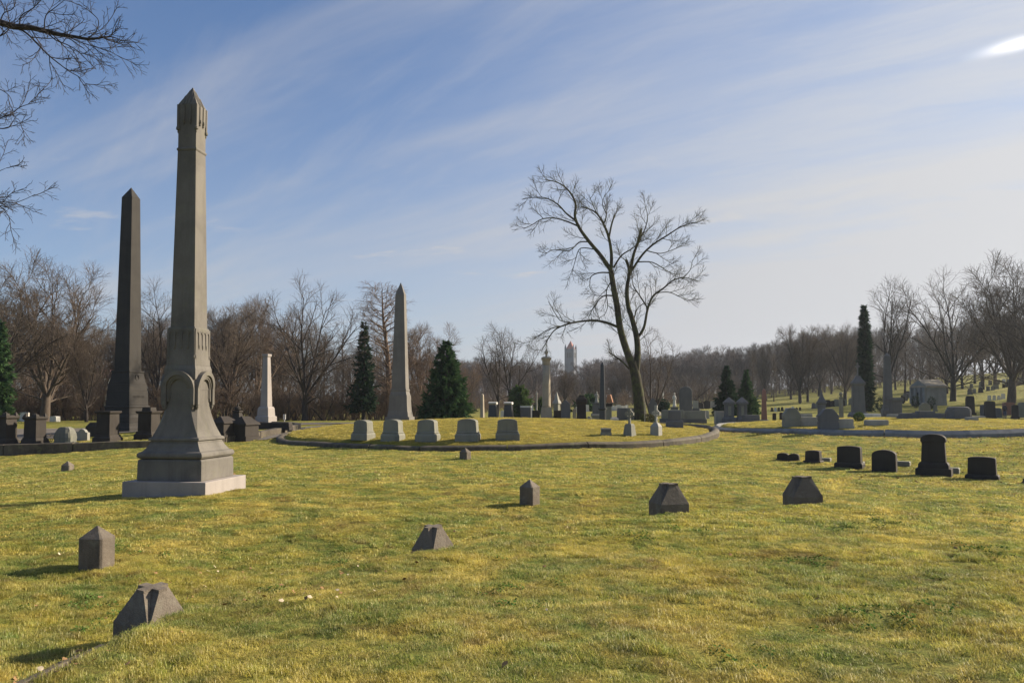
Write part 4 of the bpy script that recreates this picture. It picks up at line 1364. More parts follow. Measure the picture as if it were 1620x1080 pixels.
# the tree at the left whose boughs hang into the picture
c7 = lambda x, y: (x / 2.842, y / 2.842)
Yl = 14.0
lx = pt(-330, 660, Yl).x
lt_ = empty('overhanging_tree', (lx, Yl, G(lx, Yl)), 0, 'bare tree outside the left edge whose dark boughs hang into the upper left corner', 'tree')
base_px = (-930, 0)
spec = [
    ('trunk', [(-940, 2180), (-935, 1800), (-930, 1400), (-930, 1000), (-900, 600), (-880, 300)], 110, 60, None),
    ('T', [(-930, 900), (-750, 500), (-480, 240), (-250, 130), (-60, 96), (0, 102), (60, 120), (140, 126), (205, 142), (270, 156), (335, 166), (400, 176), (455, 170), (500, 166), (545, 182)], 46, 2.4, 1),
    ('A1', [(70, 122), (122, 152), (172, 202), (222, 252), (272, 292), (312, 322), (362, 352), (402, 402)], 9, 2.0, 1),
    ('A2', [(208, 143), (252, 182), (302, 202), (352, 232), (402, 282), (432, 312)], 6, 2, 1),
    ('A3', [(88, 122), (96, 72), (142, 42), (184, 2), (200, -40)], 6, 2, 1),
    ('A4', [(200, 140), (206, 72), (252, 32), (304, -10)], 6, 2, 1),
    ('A5', [(390, 175), (432, 142), (442, 92), (402, 52), (352, 18)], 5, 2, 1),
    ('A6', [(0, 102), (18, 60), (60, 38), (75, -20)], 6, 2, 1),
    ('A7', [(-60, 170), (0, 162), (32, 142), (50, 116)], 8, 3, 1),
    ('A8', [(300, 162), (360, 190), (440, 215), (500, 235), (545, 262)], 5, 2, 1),
    ('A9', [(222, 250), (225, 300), (235, 350), (230, 395)], 4, 1.8, 1),
    ('B0', [(-930, 1250), (-700, 900), (-400, 620), (-150, 560), (-60, 545)], 34, 9, 1),
    ('B', [(-60, 545), (0, 532), (52, 510), (92, 482), (142, 466), (206, 455)], 6, 1.8, 1),
    ('B2', [(-60, 560), (0, 578), (42, 572), (62, 545), (100, 560)], 6, 2, 1),
    ('B3', [(-60, 380), (0, 402), (42, 432), (62, 482)], 5, 2, 1),
    ('C0', [(-930, 1500), (-650, 1200), (-350, 1000), (-100, 920), (-40, 905)], 28, 7, 1),
    ('C', [(-40, 905), (0, 906), (60, 912), (112, 896), (158, 874)], 5, 1.8, 1),
    ('C2', [(-20, 915), (20, 945), (42, 978), (66, 1006)], 5, 1.8, 1),
    ('C3', [(-40, 790), (0, 768), (34, 754)], 4, 1.6, 1),
    ('D1', [(-900, 500), (-700, 100), (-500, -200), (-350, -420)], 40, 6, 1),
    ('D2', [(-900, 400), (-1050, 0), (-1100, -350)], 40, 6, 1),
    ('D3', [(-930, 900), (-1200, 600), (-1450, 450)], 34, 6, 1),
]
PL = [None,
      dict(n=3.2, t0=0.12, ang=0.62, av=0.25, L=0.62, r=0.012, rmin=0.007, rend=0.0045, gn=0.24, up=0.0, seg=5, shape=lambda t: 1.15 - 0.55 * t),
      dict(n=6, t0=0.12, ang=0.7, av=0.3, L=0.34, r=0.007, rmin=0.005, rend=0.0035, gn=0.26, up=0.0, seg=3),
      dict(n=3, t0=0.2, ang=0.7, av=0.3, L=0.15, r=0.004, rmin=0.0035, rend=0.003, gn=0.2, up=0.0, seg=2)]
outl = traced(Yl, spec, c7, random.Random(8), 0.02, 2.9, P=PL, root=lt_)
for nm, me in (('trunk', tubes_mesh('trunk', [(outl[0], 9)], BARKD)), ('crown', tubes_mesh('crown', [(outl[1], 4), (outl[2], 3), (outl[3], 3)], BARKD))):
    o = bpy.data.objects.new(nm, me); COL.objects.link(o); o.parent = lt_
# ================================================================== monuments
class Mon:
    """a monument placed at a picture column and depth; sections are (height fraction, half width in picture px[, half depth px])"""
    def __init__(s, name, px, Y, ptop, label, cat='gravestone', rot=0.0, group=None, sink=0.04):
        s.Y, s.S = Y, Y / F
        x = X(px, Y)
        s.z = G(x, Y)
        s.H = max(pt(px, ptop, Y).z - s.z, 0.15)
        s.root = empty(name, (x, Y, s.z), R(rot), label, cat, group)
        s.sink = sink
    def sec(s, secs, ox=0, oy=0, ch=0.0, first=False):
        out = []
        for q in secs:
            z = q[0] * s.H if q[0] > 0 else (-s.sink if q[0] == 0 else q[0])
            out.append((z,) + tuple(v * s.S for v in q[1:]))
        return out
    def part(s, name, secs, mat, ox=0, oy=0, ch=0.0, bevel=0.012, parent=None):
        mb = MB()
        mb.stack(s.sec(secs), ox * s.S, oy * s.S, ch)
        return mb.obj(name, mat, parent or s.root, bevel=bevel)
    def mb(s, name, mb, mat, bevel=0.0, smooth=False, parent=None):
        return mb.obj(name, mat, parent or s.root, bevel=bevel, smooth=smooth)
def arc_top(hw, z0, z1, rise, n=9, shoulder=0.0):
    """front outline, bottom left round to bottom right, with a curved top"""
    P = [(-hw, z0), (hw, z0), (hw, z1 - rise)]
    for k in range(1, n):
        a = math.pi * k / n
        P.append((hw * math.cos(a) * (1 - shoulder), z1 - rise + rise * math.sin(a)))
    P.append((-hw, z1 - rise))
    return P
def tablet(name, px, Y, ptop, wpx, label, mat, dpx=None, base=0.28, bext=1.16, shape='curve', rise=0.12, taper=0.93, rot=0, cat='headstone', group=None, bd=1.5, mould=False, bevel=0.015, rough_top=False):
    m = Mon(name, px, Y, ptop, label, cat, rot, group)
    hw, H = wpx / 2 * m.S, m.H
    d = (dpx / 2 * m.S) if dpx else hw * 0.30
    if base > 0:
        bh = base * H
        secs = [(-0.05, hw * bext, d * bd), (bh * 0.72, hw * bext, d * bd), (bh, hw * bext * 0.93, d * bd * 0.9)]
        MB().stack(secs).obj('base', mat, m.root, bevel=bevel)
    else:
        bh = -0.05
    if mould:
        MB().stack([(bh + 0.001, hw * 1.0, d * 1.08), (bh + 0.05 * H, hw * 1.05, d * 1.14), (bh + 0.09 * H, hw * 0.97, d * 1.02)]).obj('moulding', mat, m.root, bevel=0.008)
        bh += 0.085 * H
    if shape == 'curve':
        out = arc_top(hw * taper, bh, H, rise * H)
    elif shape == 'round':
        out = arc_top(hw * taper, bh, H, min(hw * taper, 0.7 * H))
    elif shape == 'flat':
        out = [(-hw * taper, bh), (hw * taper, bh), (hw * taper, H), (-hw * taper, H)]
    elif shape == 'gable':
        out = [(-hw * taper, bh), (hw * taper, bh), (hw * taper, H * (1 - rise)), (0, H), (-hw * taper, H * (1 - rise))]
    elif shape == 'serp':
        out = [(-hw * taper, bh), (hw * taper, bh), (hw * taper, H * (1 - rise)), (hw * taper * 0.72, H * (1 - rise * 0.95)), (hw * taper * 0.4, H * (1 - rise * 0.25)), (0, H),
               (-hw * taper * 0.4, H * (1 - rise * 0.25)), (-hw * taper * 0.72, H * (1 - rise * 0.95)), (-hw * taper, H * (1 - rise))]
    # widen at the foot a little
    k = 1 / taper
    V0 = [(x * (k * 0.985 if z <= bh + 1e-6 else 1.0), z) for x, z in out]
    MB().slab(V0, -d * 0.95, d * 0.95).obj('tablet', mat, m.root, bevel=bevel)
    return m
# ------------------------------------------------------------------ the tall carved obelisk
def gothic_obelisk():
    x, y = -6.96, 17.12
    z0 = G(x, y)
    rt = empty('carved_obelisk', (x, y, z0), R(-7), 'tall carved grey granite obelisk with arched pedestal and gothic pointed cap on a pale plinth', 'obelisk')
    Zc = lambda py: pt(300, py, y).z - z0
    g = M['gothic']
    pl = 0.30
    MB().stack([(-0.35, 0.905), (pl, 0.90)]).obj('plinth', M['plinth'], rt, bevel=0.012)
    b1 = 0.74
    MB().stack([(pl, 0.705), (b1 - 0.03, 0.70), (b1, 0.675)]).obj('lower_block', g, rt, bevel=0.012)
    # cushion moulding
    mould = [(b1, 0.64), (b1 + 0.02, 0.69), (b1 + 0.06, 0.715), (b1 + 0.11, 0.71), (b1 + 0.14, 0.685), (b1 + 0.16, 0.635), (b1 + 0.24, 0.575), (b1 + 0.30, 0.545), (b1 + 0.33, 0.535)]
    MB().stack(mould).obj('cushion_moulding', g, rt, bevel=0.004)
    c1 = b1 + 0.33
    MB().stack([(c1, 0.525), (c1 + 0.05, 0.52), (c1 + 0.055, 0.56), (c1 + 0.10, 0.555), (c1 + 0.12, 0.52)]).obj('upper_moulding', g, rt, bevel=0.004)
    d1 = c1 + 0.12
    top = 2.46
    # flared die with stop-chamfered corners
    secs = []
    for k in range(19):
        t_ = k / 18
        z = d1 + (top - d1) * t_
        h = 0.352 + 0.155 * max(0, 1 - t_ / 0.62) ** 1.9
        c = 0.002 + 0.105 * min(1, max(0, (t_ - 0.04) / 0.5)) ** 0.8
        secs.append((z, h, h, c))
    MB().stack(secs).obj('die', g, rt)
    # round arched hoods on four faces
    zs, ro = 2.20, 0.325
    vault = MB()
    for ax in (0, 1):
        prof = [(ro * math.cos(a), zs + ro * 1.08 * math.sin(a)) for a in [math.pi * k / 14 for k in range(15)]]
        prof = [(ro, zs - 0.02)] + prof + [(-ro, zs - 0.02)]
        e = 0.358
        if ax == 0:
            vault.rings([[(px_, e, pz) for px_, pz in prof], [(px_, -e, pz) for px_, pz in prof]])
        else:
            vault.rings([[(-e, px_, pz) for px_, pz in prof], [(e, px_, pz) for px_, pz in prof]])
    vault.obj('roof_vault', g, rt)
    for k in range(4):
        a4 = k * math.pi / 2
        ca, sa = math.cos(a4), math.sin(a4)
        def rotp(px_, py_, pz):
            return (px_ * ca - py_ * sa, px_ * sa + py_ * ca, pz)
        hood = MB()
        for (r0, r1, e0, e1, leg) in ((ro - 0.058, ro + 0.030, 0.30, 0.418, 1.86), (ro - 0.105, ro - 0.056, 0.30, 0.384, 1.93), (ro - 0.135, ro - 0.103, 0.30, 0.368, 1.99)):
            for half in (0,):
                A = [math.pi * q / 14 for q in range(15)]
                outer = [(r1, leg)] + [(r1 * math.cos(a), zs + r1 * 1.08 * math.sin(a)) for a in A] + [(-r1, leg)]
                inner = [(r0, leg)] + [(r0 * math.cos(a), zs + r0 * 1.08 * math.sin(a)) for a in A] + [(-r0, leg)]
                rings = []
                ex = [0] + [0.042 * math.sin(a) ** 0.7 if 0 < a < 3.14 else 0 for a in A] + [0]
                for (ox_, oz_), (ix_, iz_), xe in zip(outer, inner, ex):
                    rings.append([rotp(ox_, -e0, oz_), rotp(ox_, -e1 - xe, oz_), rotp(ix_, -e1 - xe, iz_), rotp(ix_, -e0, iz_)])
                hood.rings(rings)
        hood.obj('arch_hood', g, rt, bevel=0.004)
        for sx in (-1, 1):
            pend = MB()
            xx = sx * (ro - 0.022)
            pr = [(1.86, 0.040), (1.83, 0.044), (1.79, 0.030), (1.76, 0.010), (1.745, 0.003)]
            for (za, ra), (zb, rb) in zip(pr[:-1], pr[1:]):
                pend.rings([[rotp(xx + ra * math.cos(q * 1.047), -0.372 + ra * math.sin(q * 1.047) * 0.9, za) for q in range(6)][::-1],
                            [rotp(xx + rb * math.cos(q * 1.047), -0.372 + rb * math.sin(q * 1.047) * 0.9, zb) for q in range(6)][::-1]])
            pend.obj('arch_pendant', g, rt)
    # corner caps between the hoods, with a small niche below
    for k in range(4):
        a4 = k * math.pi / 2 + math.pi / 4
        cx, cy = 0.435 * math.cos(a4), 0.435 * math.sin(a4)
        co = bpy.data.objects
        mb = MB()
        def rb(u0, u1, v0, v1, za, zb):
            ca, sa = math.cos(a4), math.sin(a4)
            f = lambda u, v, z: (u * ca - v * sa, u * sa + v * ca, z)
            mb.rings([[f(u0, v0, z), f(u1, v0, z), f(u1, v1, z), f(u0, v1, z)] for z in (za, zb)])
        rb(0.30, 0.475, -0.115, 0.115, 2.33, 2.385)
        rb(0.30, 0.450, -0.098, 0.098, 2.22, 2.328)
        cap = mb.obj('corner_cap', g, rt, bevel=0.006)
        mb = MB()
        for v0, v1 in ((-0.088, -0.052), (0.052, 0.088)):
            rb(0.34, 0.446, v0, v1, 1.95, 2.218)
        mb.obj('niche_jamb', g, cap, bevel=0.004)
    # shoulders, shaft
    s0 = 2.40
    MB().stack([(s0, 0.350), (2.62, 0.348), (2.67, 0.335), (2.70, 0.328)]).obj('shaft_foot', g, rt, bevel=0.006)
    zb0, zb1 = 2.70, Zc(519)
    MB().stack([(2.70, 0.322), (zb1 - 0.03, 0.300), (zb1, 0.292)]).obj('shaft_band', g, rt, bevel=0.004)
    zr = Zc(243)
    MB().stack([(zb1, 0.270), (zr, 0.208)]).obj('shaft', g, rt, bevel=0.006)
    MB().stack([(zr, 0.212), (zr + 0.03, 0.226), (zr + 0.055, 0.222), (zr + 0.075, 0.205)]).obj('ring_moulding', g, rt, bevel=0.004)
    # cap block and spire
    ze = Zc(172) + 0.02
    za = Zc(139)
    MB().stack([(zr + 0.07, 0.204), (ze - 0.42, 0.204), (ze - 0.36, 0.212), (ze, 0.214), (za, 0.006)]).obj('cap', g, rt, bevel=0.003)
    def lancets(name, half0, z0_, hang, rise_, xs, wd, proud, taper=0.0):
        for k in range(4):
            a4 = k * math.pi / 2
            ca, sa = math.cos(a4), math.sin(a4)
            f = lambda u, v, z: (u * ca - v * sa, u * sa + v * ca, z)
            mb = MB()
            for xx, hg, w_ in xs:
                zt, zb = z0_ + rise_, z0_ - hang * hg
                e = half0
                mb.rings([[f(xx - w_, -e - proud, z), f(xx + w_, -e - proud, z), f(xx + w_, -e + 0.02, z), f(xx - w_, -e + 0.02, z)] for z in (zb, zt)])
                r = w_ * 1.5
                for (z1_, r1), (z2_, r2) in (((zb + 0.02, r), (zb - 0.025, r)), ((zb - 0.025, r), (zb - 0.06, r * 0.35)), ((zb - 0.06, r * 0.35), (zb - 0.085, r * 0.6)), ((zb - 0.085, r * 0.6), (zb - 0.11, 0.003))):
                    mb.rings([[f(xx + r_ * math.cos(q * 1.047), -e - proud * 0.4 + r_ * math.sin(q * 1.047), z) for q in range(6)] for z, r_ in ((z2_, r2), (z1_, r1))])
            mb.obj(name, g, rt)
    lancets('cap_tracery', 0.214, ze, 0.34, -0.01, [(-0.07, 1.0, 0.020), (0.07, 1.0, 0.020)], 0, 0.018)
    # corner pendants and the ribs running up the spire
    for sx in (-1, 1):
        for sy in (-1, 1):
            c = 0.205
            mb = MB()
            mb.rings([[(sx * c - 0.022, sy * c - 0.022, z), (sx * c + 0.022, sy * c - 0.022, z), (sx * c + 0.022, sy * c + 0.022, z), (sx * c - 0.022, sy * c + 0.022, z)] for z in (ze - 0.52, ze)])
            mb.lathe([(ze - 0.63, 0.004), (ze - 0.60, 0.020), (ze - 0.57, 0.014), (ze - 0.545, 0.045), (ze - 0.50, 0.045), (ze - 0.48, 0.03)], 8, sx * c, sy * c)
            mb.obj('corner_pendant', g, rt)
    mb = MB()
    for k in range(4):
        a4 = k * math.pi / 2
        ca, sa = math.cos(a4), math.sin(a4)
        f = lambda u, v, z: (u * ca - v * sa, u * sa + v * ca, z)
        for xx in (-0.10, -0.035, 0.035, 0.10):
            L = 0.97 - abs(xx) / 0.214
            zt = ze + (za - ze) * L
            et = 0.214 * (1 - L)
            w_ = 0.011
            mb.rings([[f(xx - w_, -e - 0.014, z), f(xx + w_, -e - 0.014, z), f(xx + w_, -e + 0.02, z), f(xx - w_, -e + 0.02, z)] for z, e in ((ze, 0.214), (zt, et))])
    mb.obj('spire_rib', g, rt)
    # tall carved slots near the top of the shaft band
    e = 0.300
    for k in range(4):
        a4 = k * math.pi / 2
        ca, sa = math.cos(a4), math.sin(a4)
        f = lambda u, v, z: (u * ca - v * sa, u * sa + v * ca, z)
        mb = MB()
        def bar(u0, u1, za_, zb_, pr=0.022):
            mb.rings([[f(u0, -e - pr, z), f(u1, -e - pr, z), f(u1, -e + 0.03, z), f(u0, -e + 0.03, z)] for z in (za_, zb_)])
        bar(-0.30, 0.30, zb1 - 0.09, zb1 - 0.035)
        for xx, hg in ((-0.285, 0.62), (-0.15, 0.40), (0.0, 0.40), (0.15, 0.40), (0.285, 0.62)):
            w_ = 0.020
            bar(xx - w_, xx + w_, zb1 - hg, zb1 - 0.09)
            for (za_, r1), (zb_, r2) in (((zb1 - hg - 0.03, 0.030), (zb1 - hg + 0.02, 0.030)), ((zb1 - hg - 0.09, 0.004), (zb1 - hg - 0.03, 0.026))):
                mb.rings([[f(xx + r_ * math.cos(q * 1.047), -e - 0.012 + r_ * 0.8 * math.sin(q * 1.047), z) for q in range(6)] for z, r_ in ((za_, r1), (zb_, r2))])
        # small round heads between the bars
        for xm in (-0.217, -0.075, 0.075, 0.217):
            rr = 0.055
            A = [math.pi * q / 6 for q in range(7)]
            rings = [[f(xm + (rr + 0.012) * math.cos(a), -e - 0.02, zb1 - 0.15 + (rr + 0.01) * math.sin(a)), f(xm + (rr - 0.012) * math.cos(a), -e - 0.02, zb1 - 0.15 + (rr - 0.015) * math.sin(a)),
                      f(xm + (rr - 0.012) * math.cos(a), -e + 0.02, zb1 - 0.15 + (rr - 0.015) * math.sin(a)), f(xm + (rr + 0.012) * math.cos(a), -e + 0.02, zb1 - 0.15 + (rr + 0.01) * math.sin(a))] for a in A]
            mb.rings(rings)
        mb.obj('band_tracery', g, rt)
gothic_obelisk()

# ------------------------------------------------------------------ the black obelisk in the left lot
def big_dark_obelisk():
    Y = 52.0
    m = Mon('dark_obelisk', 201, Y, 297, 'tall smooth black granite obelisk with a stepped base in the left lot', 'obelisk', -14)
    k = M['brownobe']
    H = m.H
    zf = lambda py: (pt(203, py, Y).z - m.z)
    S = m.S * 0.76
    MB().stack([(-0.3, 37 * S), (zf(676), 36.5 * S), (zf(674), 34.5 * S), (zf(668), 33.5 * S)]).obj('base_step', k, m.root, bevel=0.03)
    MB().stack([(zf(668), 33 * S), (zf(660), 33 * S), (zf(655), 31 * S)]).obj('base_block', k, m.root, bevel=0.03)
    MB().stack([(zf(655), 30 * S), (zf(645), 29.8 * S), (zf(643), 31.2 * S), (zf(641), 29.5 * S)]).obj('base_moulding', k, m.root, bevel=0.02)
    die = MB().stack([(zf(641), 28.6 * S), (zf(618), 27.3 * S)]).obj('die', k, m.root, bevel=0.02)
    MB().stack([(zf(618), 26.9 * S), (zf(608), 26.2 * S)]).obj('upper_die', k, m.root, bevel=0.02)
    MB().stack([(zf(608), 25.4 * S), (zf(604), 25.0 * S)]).obj('neck_step', k, m.root, bevel=0.01)
    MB().stack([(zf(604), 24.0 * S), (zf(590), 21.3 * S), (zf(589), 22.4 * S), (zf(586.5), 22.2 * S)]).obj('neck', k, m.root, bevel=0.01)
    MB().stack([(zf(586.5), 18.2 * S), (zf(314), 12.6 * S)]).obj('shaft', k, m.root, bevel=0.02)
    MB().stack([(zf(314), 12.6 * S), (zf(297), 0.3 * S)]).obj('pyramidion', k, m.root)
    # worn raised band of letters, unreadable in the photograph: low uneven blocks on the right face
    mb = MB()
    rn = random.Random(4)
    z = zf(629)
    hx = 28.1 * S
    for i in range(9):
        y0 = -0.55 + i * 0.125
        mb.box(hx - 0.02, hx + 0.012, y0, y0 + rn.uniform(0.05, 0.09), z, z + 0.13)
    mb.obj('raised_band', k, die)
    mb = MB()
    A = [2 * math.pi * q / 16 for q in range(17)]
    hx = 22.8 * S
    mb.rings([[(hx + 0.03, 0.22 * math.cos(a) * 0.8, zf(597) + 0.22 * math.sin(a)), (hx + 0.03, 0.15 * math.cos(a) * 0.8, zf(597) + 0.15 * math.sin(a)), (hx - 0.08, 0.15 * math.cos(a) * 0.8, zf(597) + 0.15 * math.sin(a)), (hx - 0.08, 0.22 * math.cos(a) * 0.8, zf(597) + 0.22 * math.sin(a))] for a in A], cap=False)
    mb.obj('wreath', k, m.root)
big_dark_obelisk()

def grey_obelisk():
    Y = 52.5
    m = Mon('grey_obelisk', 633, Y, 447, 'slender smooth light grey obelisk standing in the middle round lot behind the five headstones', 'obelisk', -6)
    k = M['obeliskgrey']
    zf = lambda py: (pt(632, py, Y).z - m.z)
    S = m.S * 0.92
    MB().stack([(-0.2, 21 * S), (zf(659), 20.7 * S)]).obj('base', k, m.root, bevel=0.02)
    MB().stack([(zf(659), 18.3 * S), (zf(652), 17.2 * S), (zf(649), 16.4 * S), (zf(636), 15.5 * S), (zf(625), 15.2 * S)]).obj('pedestal', k, m.root, bevel=0.012)
    MB().stack([(zf(625), 14.6 * S), (zf(619), 13.0 * S), (zf(618), 13.6 * S), (zf(615.5), 13.4 * S)]).obj('collar', k, m.root, bevel=0.01)
    MB().stack([(zf(615.5), 12.4 * S), (zf(466), 7.6 * S)]).obj('shaft', k, m.root, bevel=0.012)
    MB().stack([(zf(466), 7.6 * S), (zf(447), 0.2 * S)]).obj('pyramidion', k, m.root)
grey_obelisk()

# ------------------------------------------------------------------ pyramid topped marker posts
def marker_post(px, pb, Y, hpx, wpx, rot, label):
    x = X(px, Y, pb)
    z = G(x, Y)
    m = empty('marker_post', (x, Y, z), R(rot), label, 'marker post', 'pyramid topped marker posts')
    S = Y / F
    a = wpx * S / 2 / 1.30
    H = pt(px, pb - hpx, Y).z - z
    e = H - a * 0.92
    MB().stack([(-0.25, a, a, a * 0.16), (e, a, a, a * 0.16)]).obj('shaft', M['mark'], m, bevel=0.006)
    MB().stack([(e, a, a, a * 0.16), (H, 0.006, 0.006, 0.001)]).obj('pyramid_top', M['mark'], m)
marker_post(153, 887, 9.9, 56, 51, -5, 'brown stone post with a pyramid top, nearest one, at the lower left')
marker_post(838, 798, 15.7, 40, 32, -33, 'dark stone post with a pyramid top standing alone near the centre of the lawn')
marker_post(736, 726, 28, 18, 18, -30, 'small stone post with a pyramid top just in front of the middle lot kerb')
marker_post(107, 745, 28, 16, 18, -5, 'small stone post with a pyramid top on the lawn left of the carved obelisk plinth')

# ------------------------------------------------------------------ gabled marker stones with a folded valley at each corner
def valley_stone(px, pb, Y, wpx, hpx, rot, label, tilt=(0, 0), eave=0.30):
    x = X(px, Y, pb)
    z = pt(px, pb, Y).z
    m = empty('gabled_marker', (x, Y, z), R(rot), label, 'marker stone', 'gabled marker stones')
    m.rotation_euler.x, m.rotation_euler.y = R(tilt[0]), R(tilt[1])
    S = Y / F
    a = wpx * S / 2 / 1.36
    b = a * 0.60
    H = hpx * S * 0.99
    e = H * eave
    def ring(h, nch, z):
        c = []
        for sx, sy in ((-1, -1), (1, -1), (1, 1), (-1, 1)):
            # corner notch: two edges meeting inside
            if sx * sy > 0:
                tri = [(sx * h, sy * (h - nch)), (sx * (h - nch), sy * (h - nch)), (sx * (h - nch), sy * h)]
            else:
                tri = [(sx * (h - nch), sy * h), (sx * (h - nch), sy * (h - nch)), (sx * h, sy * (h - nch))]
            c += [(p[0], p[1], z) for p in tri]
        return c
    # order the ring counter-clockwise starting bottom left
    def ccw(h, nch, z):
        o = []
        o += [(-h, -(h - nch), z), (-(h - nch), -(h - nch), z), (-(h - nch), -h, z)]
        o += [((h - nch), -h, z), ((h - nch), -(h - nch), z), (h, -(h - nch), z)]
        o += [(h, (h - nch), z), ((h - nch), (h - nch), z), ((h - nch), h, z)]
        o += [(-(h - nch), h, z), (-(h - nch), (h - nch), z), (-h, (h - nch), z)]
        return o
    MB().stack([(-0.35, a), (e, a)]).obj('footing', M['mark'], m, bevel=0.006)
    MB().rings([ccw(a, 0.001, e), ccw(b, b * 0.66, H * 0.93), ccw(b, b * 0.66, H)]).obj('gabled_top', M['mark'], m)
valley_stone(239, 992, 6.95, 104, 66, -25, 'gabled dark stone marker nearest the camera at the lower left, tilted on the bank', (3, 5), 0.20)
valley_stone(686, 872, 10.15, 66, 41, -42, 'small gabled stone marker sunk in the bank left of centre', (4, 2), 0.12)
valley_stone(1058, 817, 12.95, 64, 53, 14, 'gabled dark stone marker on the bank right of centre', (0, 0), 0.42)
valley_stone(1270, 803, 14.1, 63, 50, 2, 'gabled dark stone marker on the bank below the row of dark gravestones', (0, -1), 0.40)

# ------------------------------------------------------------------ five headstones of the middle lot
for px, Y, w_, tp, r, lab in ((575, 36.2, 25, 664, -17, 'grey headstone, leftmost of the five in the middle lot'), (622, 35.6, 27, 663, -13, 'grey headstone in front of the slender grey obelisk, second of the five from the left'),
                              (677, 35.2, 30, 663, -11, 'grey headstone, middle one of the five in the middle lot'), (740.5, 35.0, 32.5, 662, -8, 'grey headstone behind the small marker post, second of the five from the right'),
                              (803, 35.2, 34, 662, 1, 'grey headstone, rightmost of the five in the middle lot')):
    tablet('headstone', px, Y, tp, w_ * 0.98, lab, M['grey'], dpx=22, base=0.33, bext=1.14, rise=0.13, taper=0.92, rot=r, group='five grey headstones in the middle lot', bd=1.35, mould=True, bevel=0.012).root.rotation_euler.y = R(0.8 * math.sin(px))

# ------------------------------------------------------------------ crosses and small stones of the middle lot
def cross_mesh(mb, zb, H, arm, w_, d, zc, flare=1.5):
    # upright
    mb.rings([[(-w_, -d, zb), (w_, -d, zb), (w_, d, zb), (-w_, d, zb)], [(-w_ * 0.9, -d, zc - w_), (w_ * 0.9, -d, zc - w_), (w_ * 0.9, d, zc - w_), (-w_ * 0.9, d, zc - w_)]])
    f = w_ * flare
    mb.rings([[(-w_ * 0.9, -d, zc), (w_ * 0.9, -d, zc), (w_ * 0.9, d, zc), (-w_ * 0.9, d, zc)], [(-f, -d, H), (f, -d, H), (f, d, H), (-f, d, H)]])
    for sx in (-1, 1):
        mb.rings([[(0, -d * 0.98, zc - w_ * 0.9), (0, d * 0.98, zc - w_ * 0.9), (0, d * 0.98, zc + w_ * 0.9), (0, -d * 0.98, zc + w_ * 0.9)], [(sx * arm, -d * 0.98, zc - f), (sx * arm, d * 0.98, zc - f), (sx * arm, d * 0.98, zc + f), (sx * arm, -d * 0.98, zc + f)]])
    # ring
    A = [2 * math.pi * q / 20 for q in range(21)]
    r0, r1 = arm * 0.62, arm * 0.84
    mb.rings([[(r1 * math.cos(a), -d * 0.7, zc + r1 * math.sin(a)), (r0 * math.cos(a), -d * 0.7, zc + r0 * math.sin(a)), (r0 * math.cos(a), d * 0.7, zc + r0 * math.sin(a)), (r1 * math.cos(a), d * 0.7, zc + r1 * math.sin(a))] for a in A], cap=False)
m = Mon('cross_monument', 996, 37.5, 646, 'small weathered stone cross on a tall tapered base, left of two in the middle lot', 'cross', -38)
H = m.H
MB().stack([(-0.05, 8.0 * m.S), (H * 0.40, 5.8 * m.S), (H * 0.44, 4.4 * m.S)]).obj('base', M['grey'], m.root, bevel=0.012)
mb = MB(); cross_mesh(mb, H * 0.44, H, 7.5 * m.S, 1.7 * m.S, 2.0 * m.S, H * 0.80); mb.obj('cross', M['grey'], m.root, bevel=0.01)
m = Mon('cross_monument', 1038, 38.2, 641, 'pale ringed stone cross on a square base, right of two in the middle lot', 'cross', -35)
H = m.H
MB().stack([(-0.05, 7.2 * m.S), (H * 0.30, 7.0 * m.S), (H * 0.42, 3.4 * m.S)]).obj('base', M['lightgrey'], m.root, bevel=0.012)
mb = MB(); cross_mesh(mb, H * 0.40, H, 6.6 * m.S, 1.6 * m.S, 1.8 * m.S, H * 0.74); mb.obj('cross', M['lightgrey'], m.root, bevel=0.01)
m = Mon('grave_block', 958.5, 37.2, 677, 'small low grey block stone near the right side of the middle lot', 'gravestone', 4)
m.part('base', [(0, 8.2, 5), (0.40, 8.0, 4.8)], M['grey'])
m.part('die', [(0.40, 7.2, 4.2), (0.80, 7.2, 4.2)], M['slate'])
m.part('cap', [(0.80, 8.0, 4.8), (0.94, 8.0, 4.8), (1.0, 7.0, 4.0)], M['lightgrey'])
m = Mon('gravestone', 1067, 44, 649, 'low dark green grey block monument just right of the ringed cross', 'gravestone', -4)
m.part('base', [(0, 13, 7), (0.32, 13, 7), (0.42, 11.4, 6)], M['slate'])
m.part('die', [(0.42, 9.6, 5), (0.92, 9.4, 5), (1.0, 8.6, 4.4)], M['slate'])

# ------------------------------------------------------------------ row of dark stones on the right
RG = 'row of dark gravestones on the right slope'
bk = M['dark']
tablet('headstone', 1238, 31.0, 716, 18, 'low black gravestone with a curved top, far left end of the dark row', bk, dpx=12, base=0.18, rise=0.3, taper=0.95, rot=-26, group=RG)
tablet('headstone', 1255, 30.6, 717, 17, 'low black gravestone touching its twin near the left end of the dark row', bk, dpx=12, base=0.18, rise=0.3, taper=0.95, rot=-26, group=RG)
tablet('headstone', 1286, 29.0, 712, 23, 'small dark slanted gravestone, third in the dark row from the left', bk, dpx=15, base=0.22, rise=0.08, taper=0.93, rot=-36, group=RG)
tablet('headstone', 1343, 27.0, 705, 36, 'square shouldered dark headstone on a low base, fourth in the dark row', bk, dpx=16, base=0.24, rise=0.07, taper=0.95, rot=-35, group=RG)
tablet('headstone', 1398, 26.0, 711, 36, 'broad dark headstone with rounded shoulders beside the tallest one in the dark row', bk, dpx=17, base=0.0, rise=0.22, taper=0.96, rot=-34, group=RG)
m = Mon('headstone', 1476, 24.6, 686, 'tallest dark gravestone of the row, with a rolled top and stepped base', 'headstone', -34, RG)
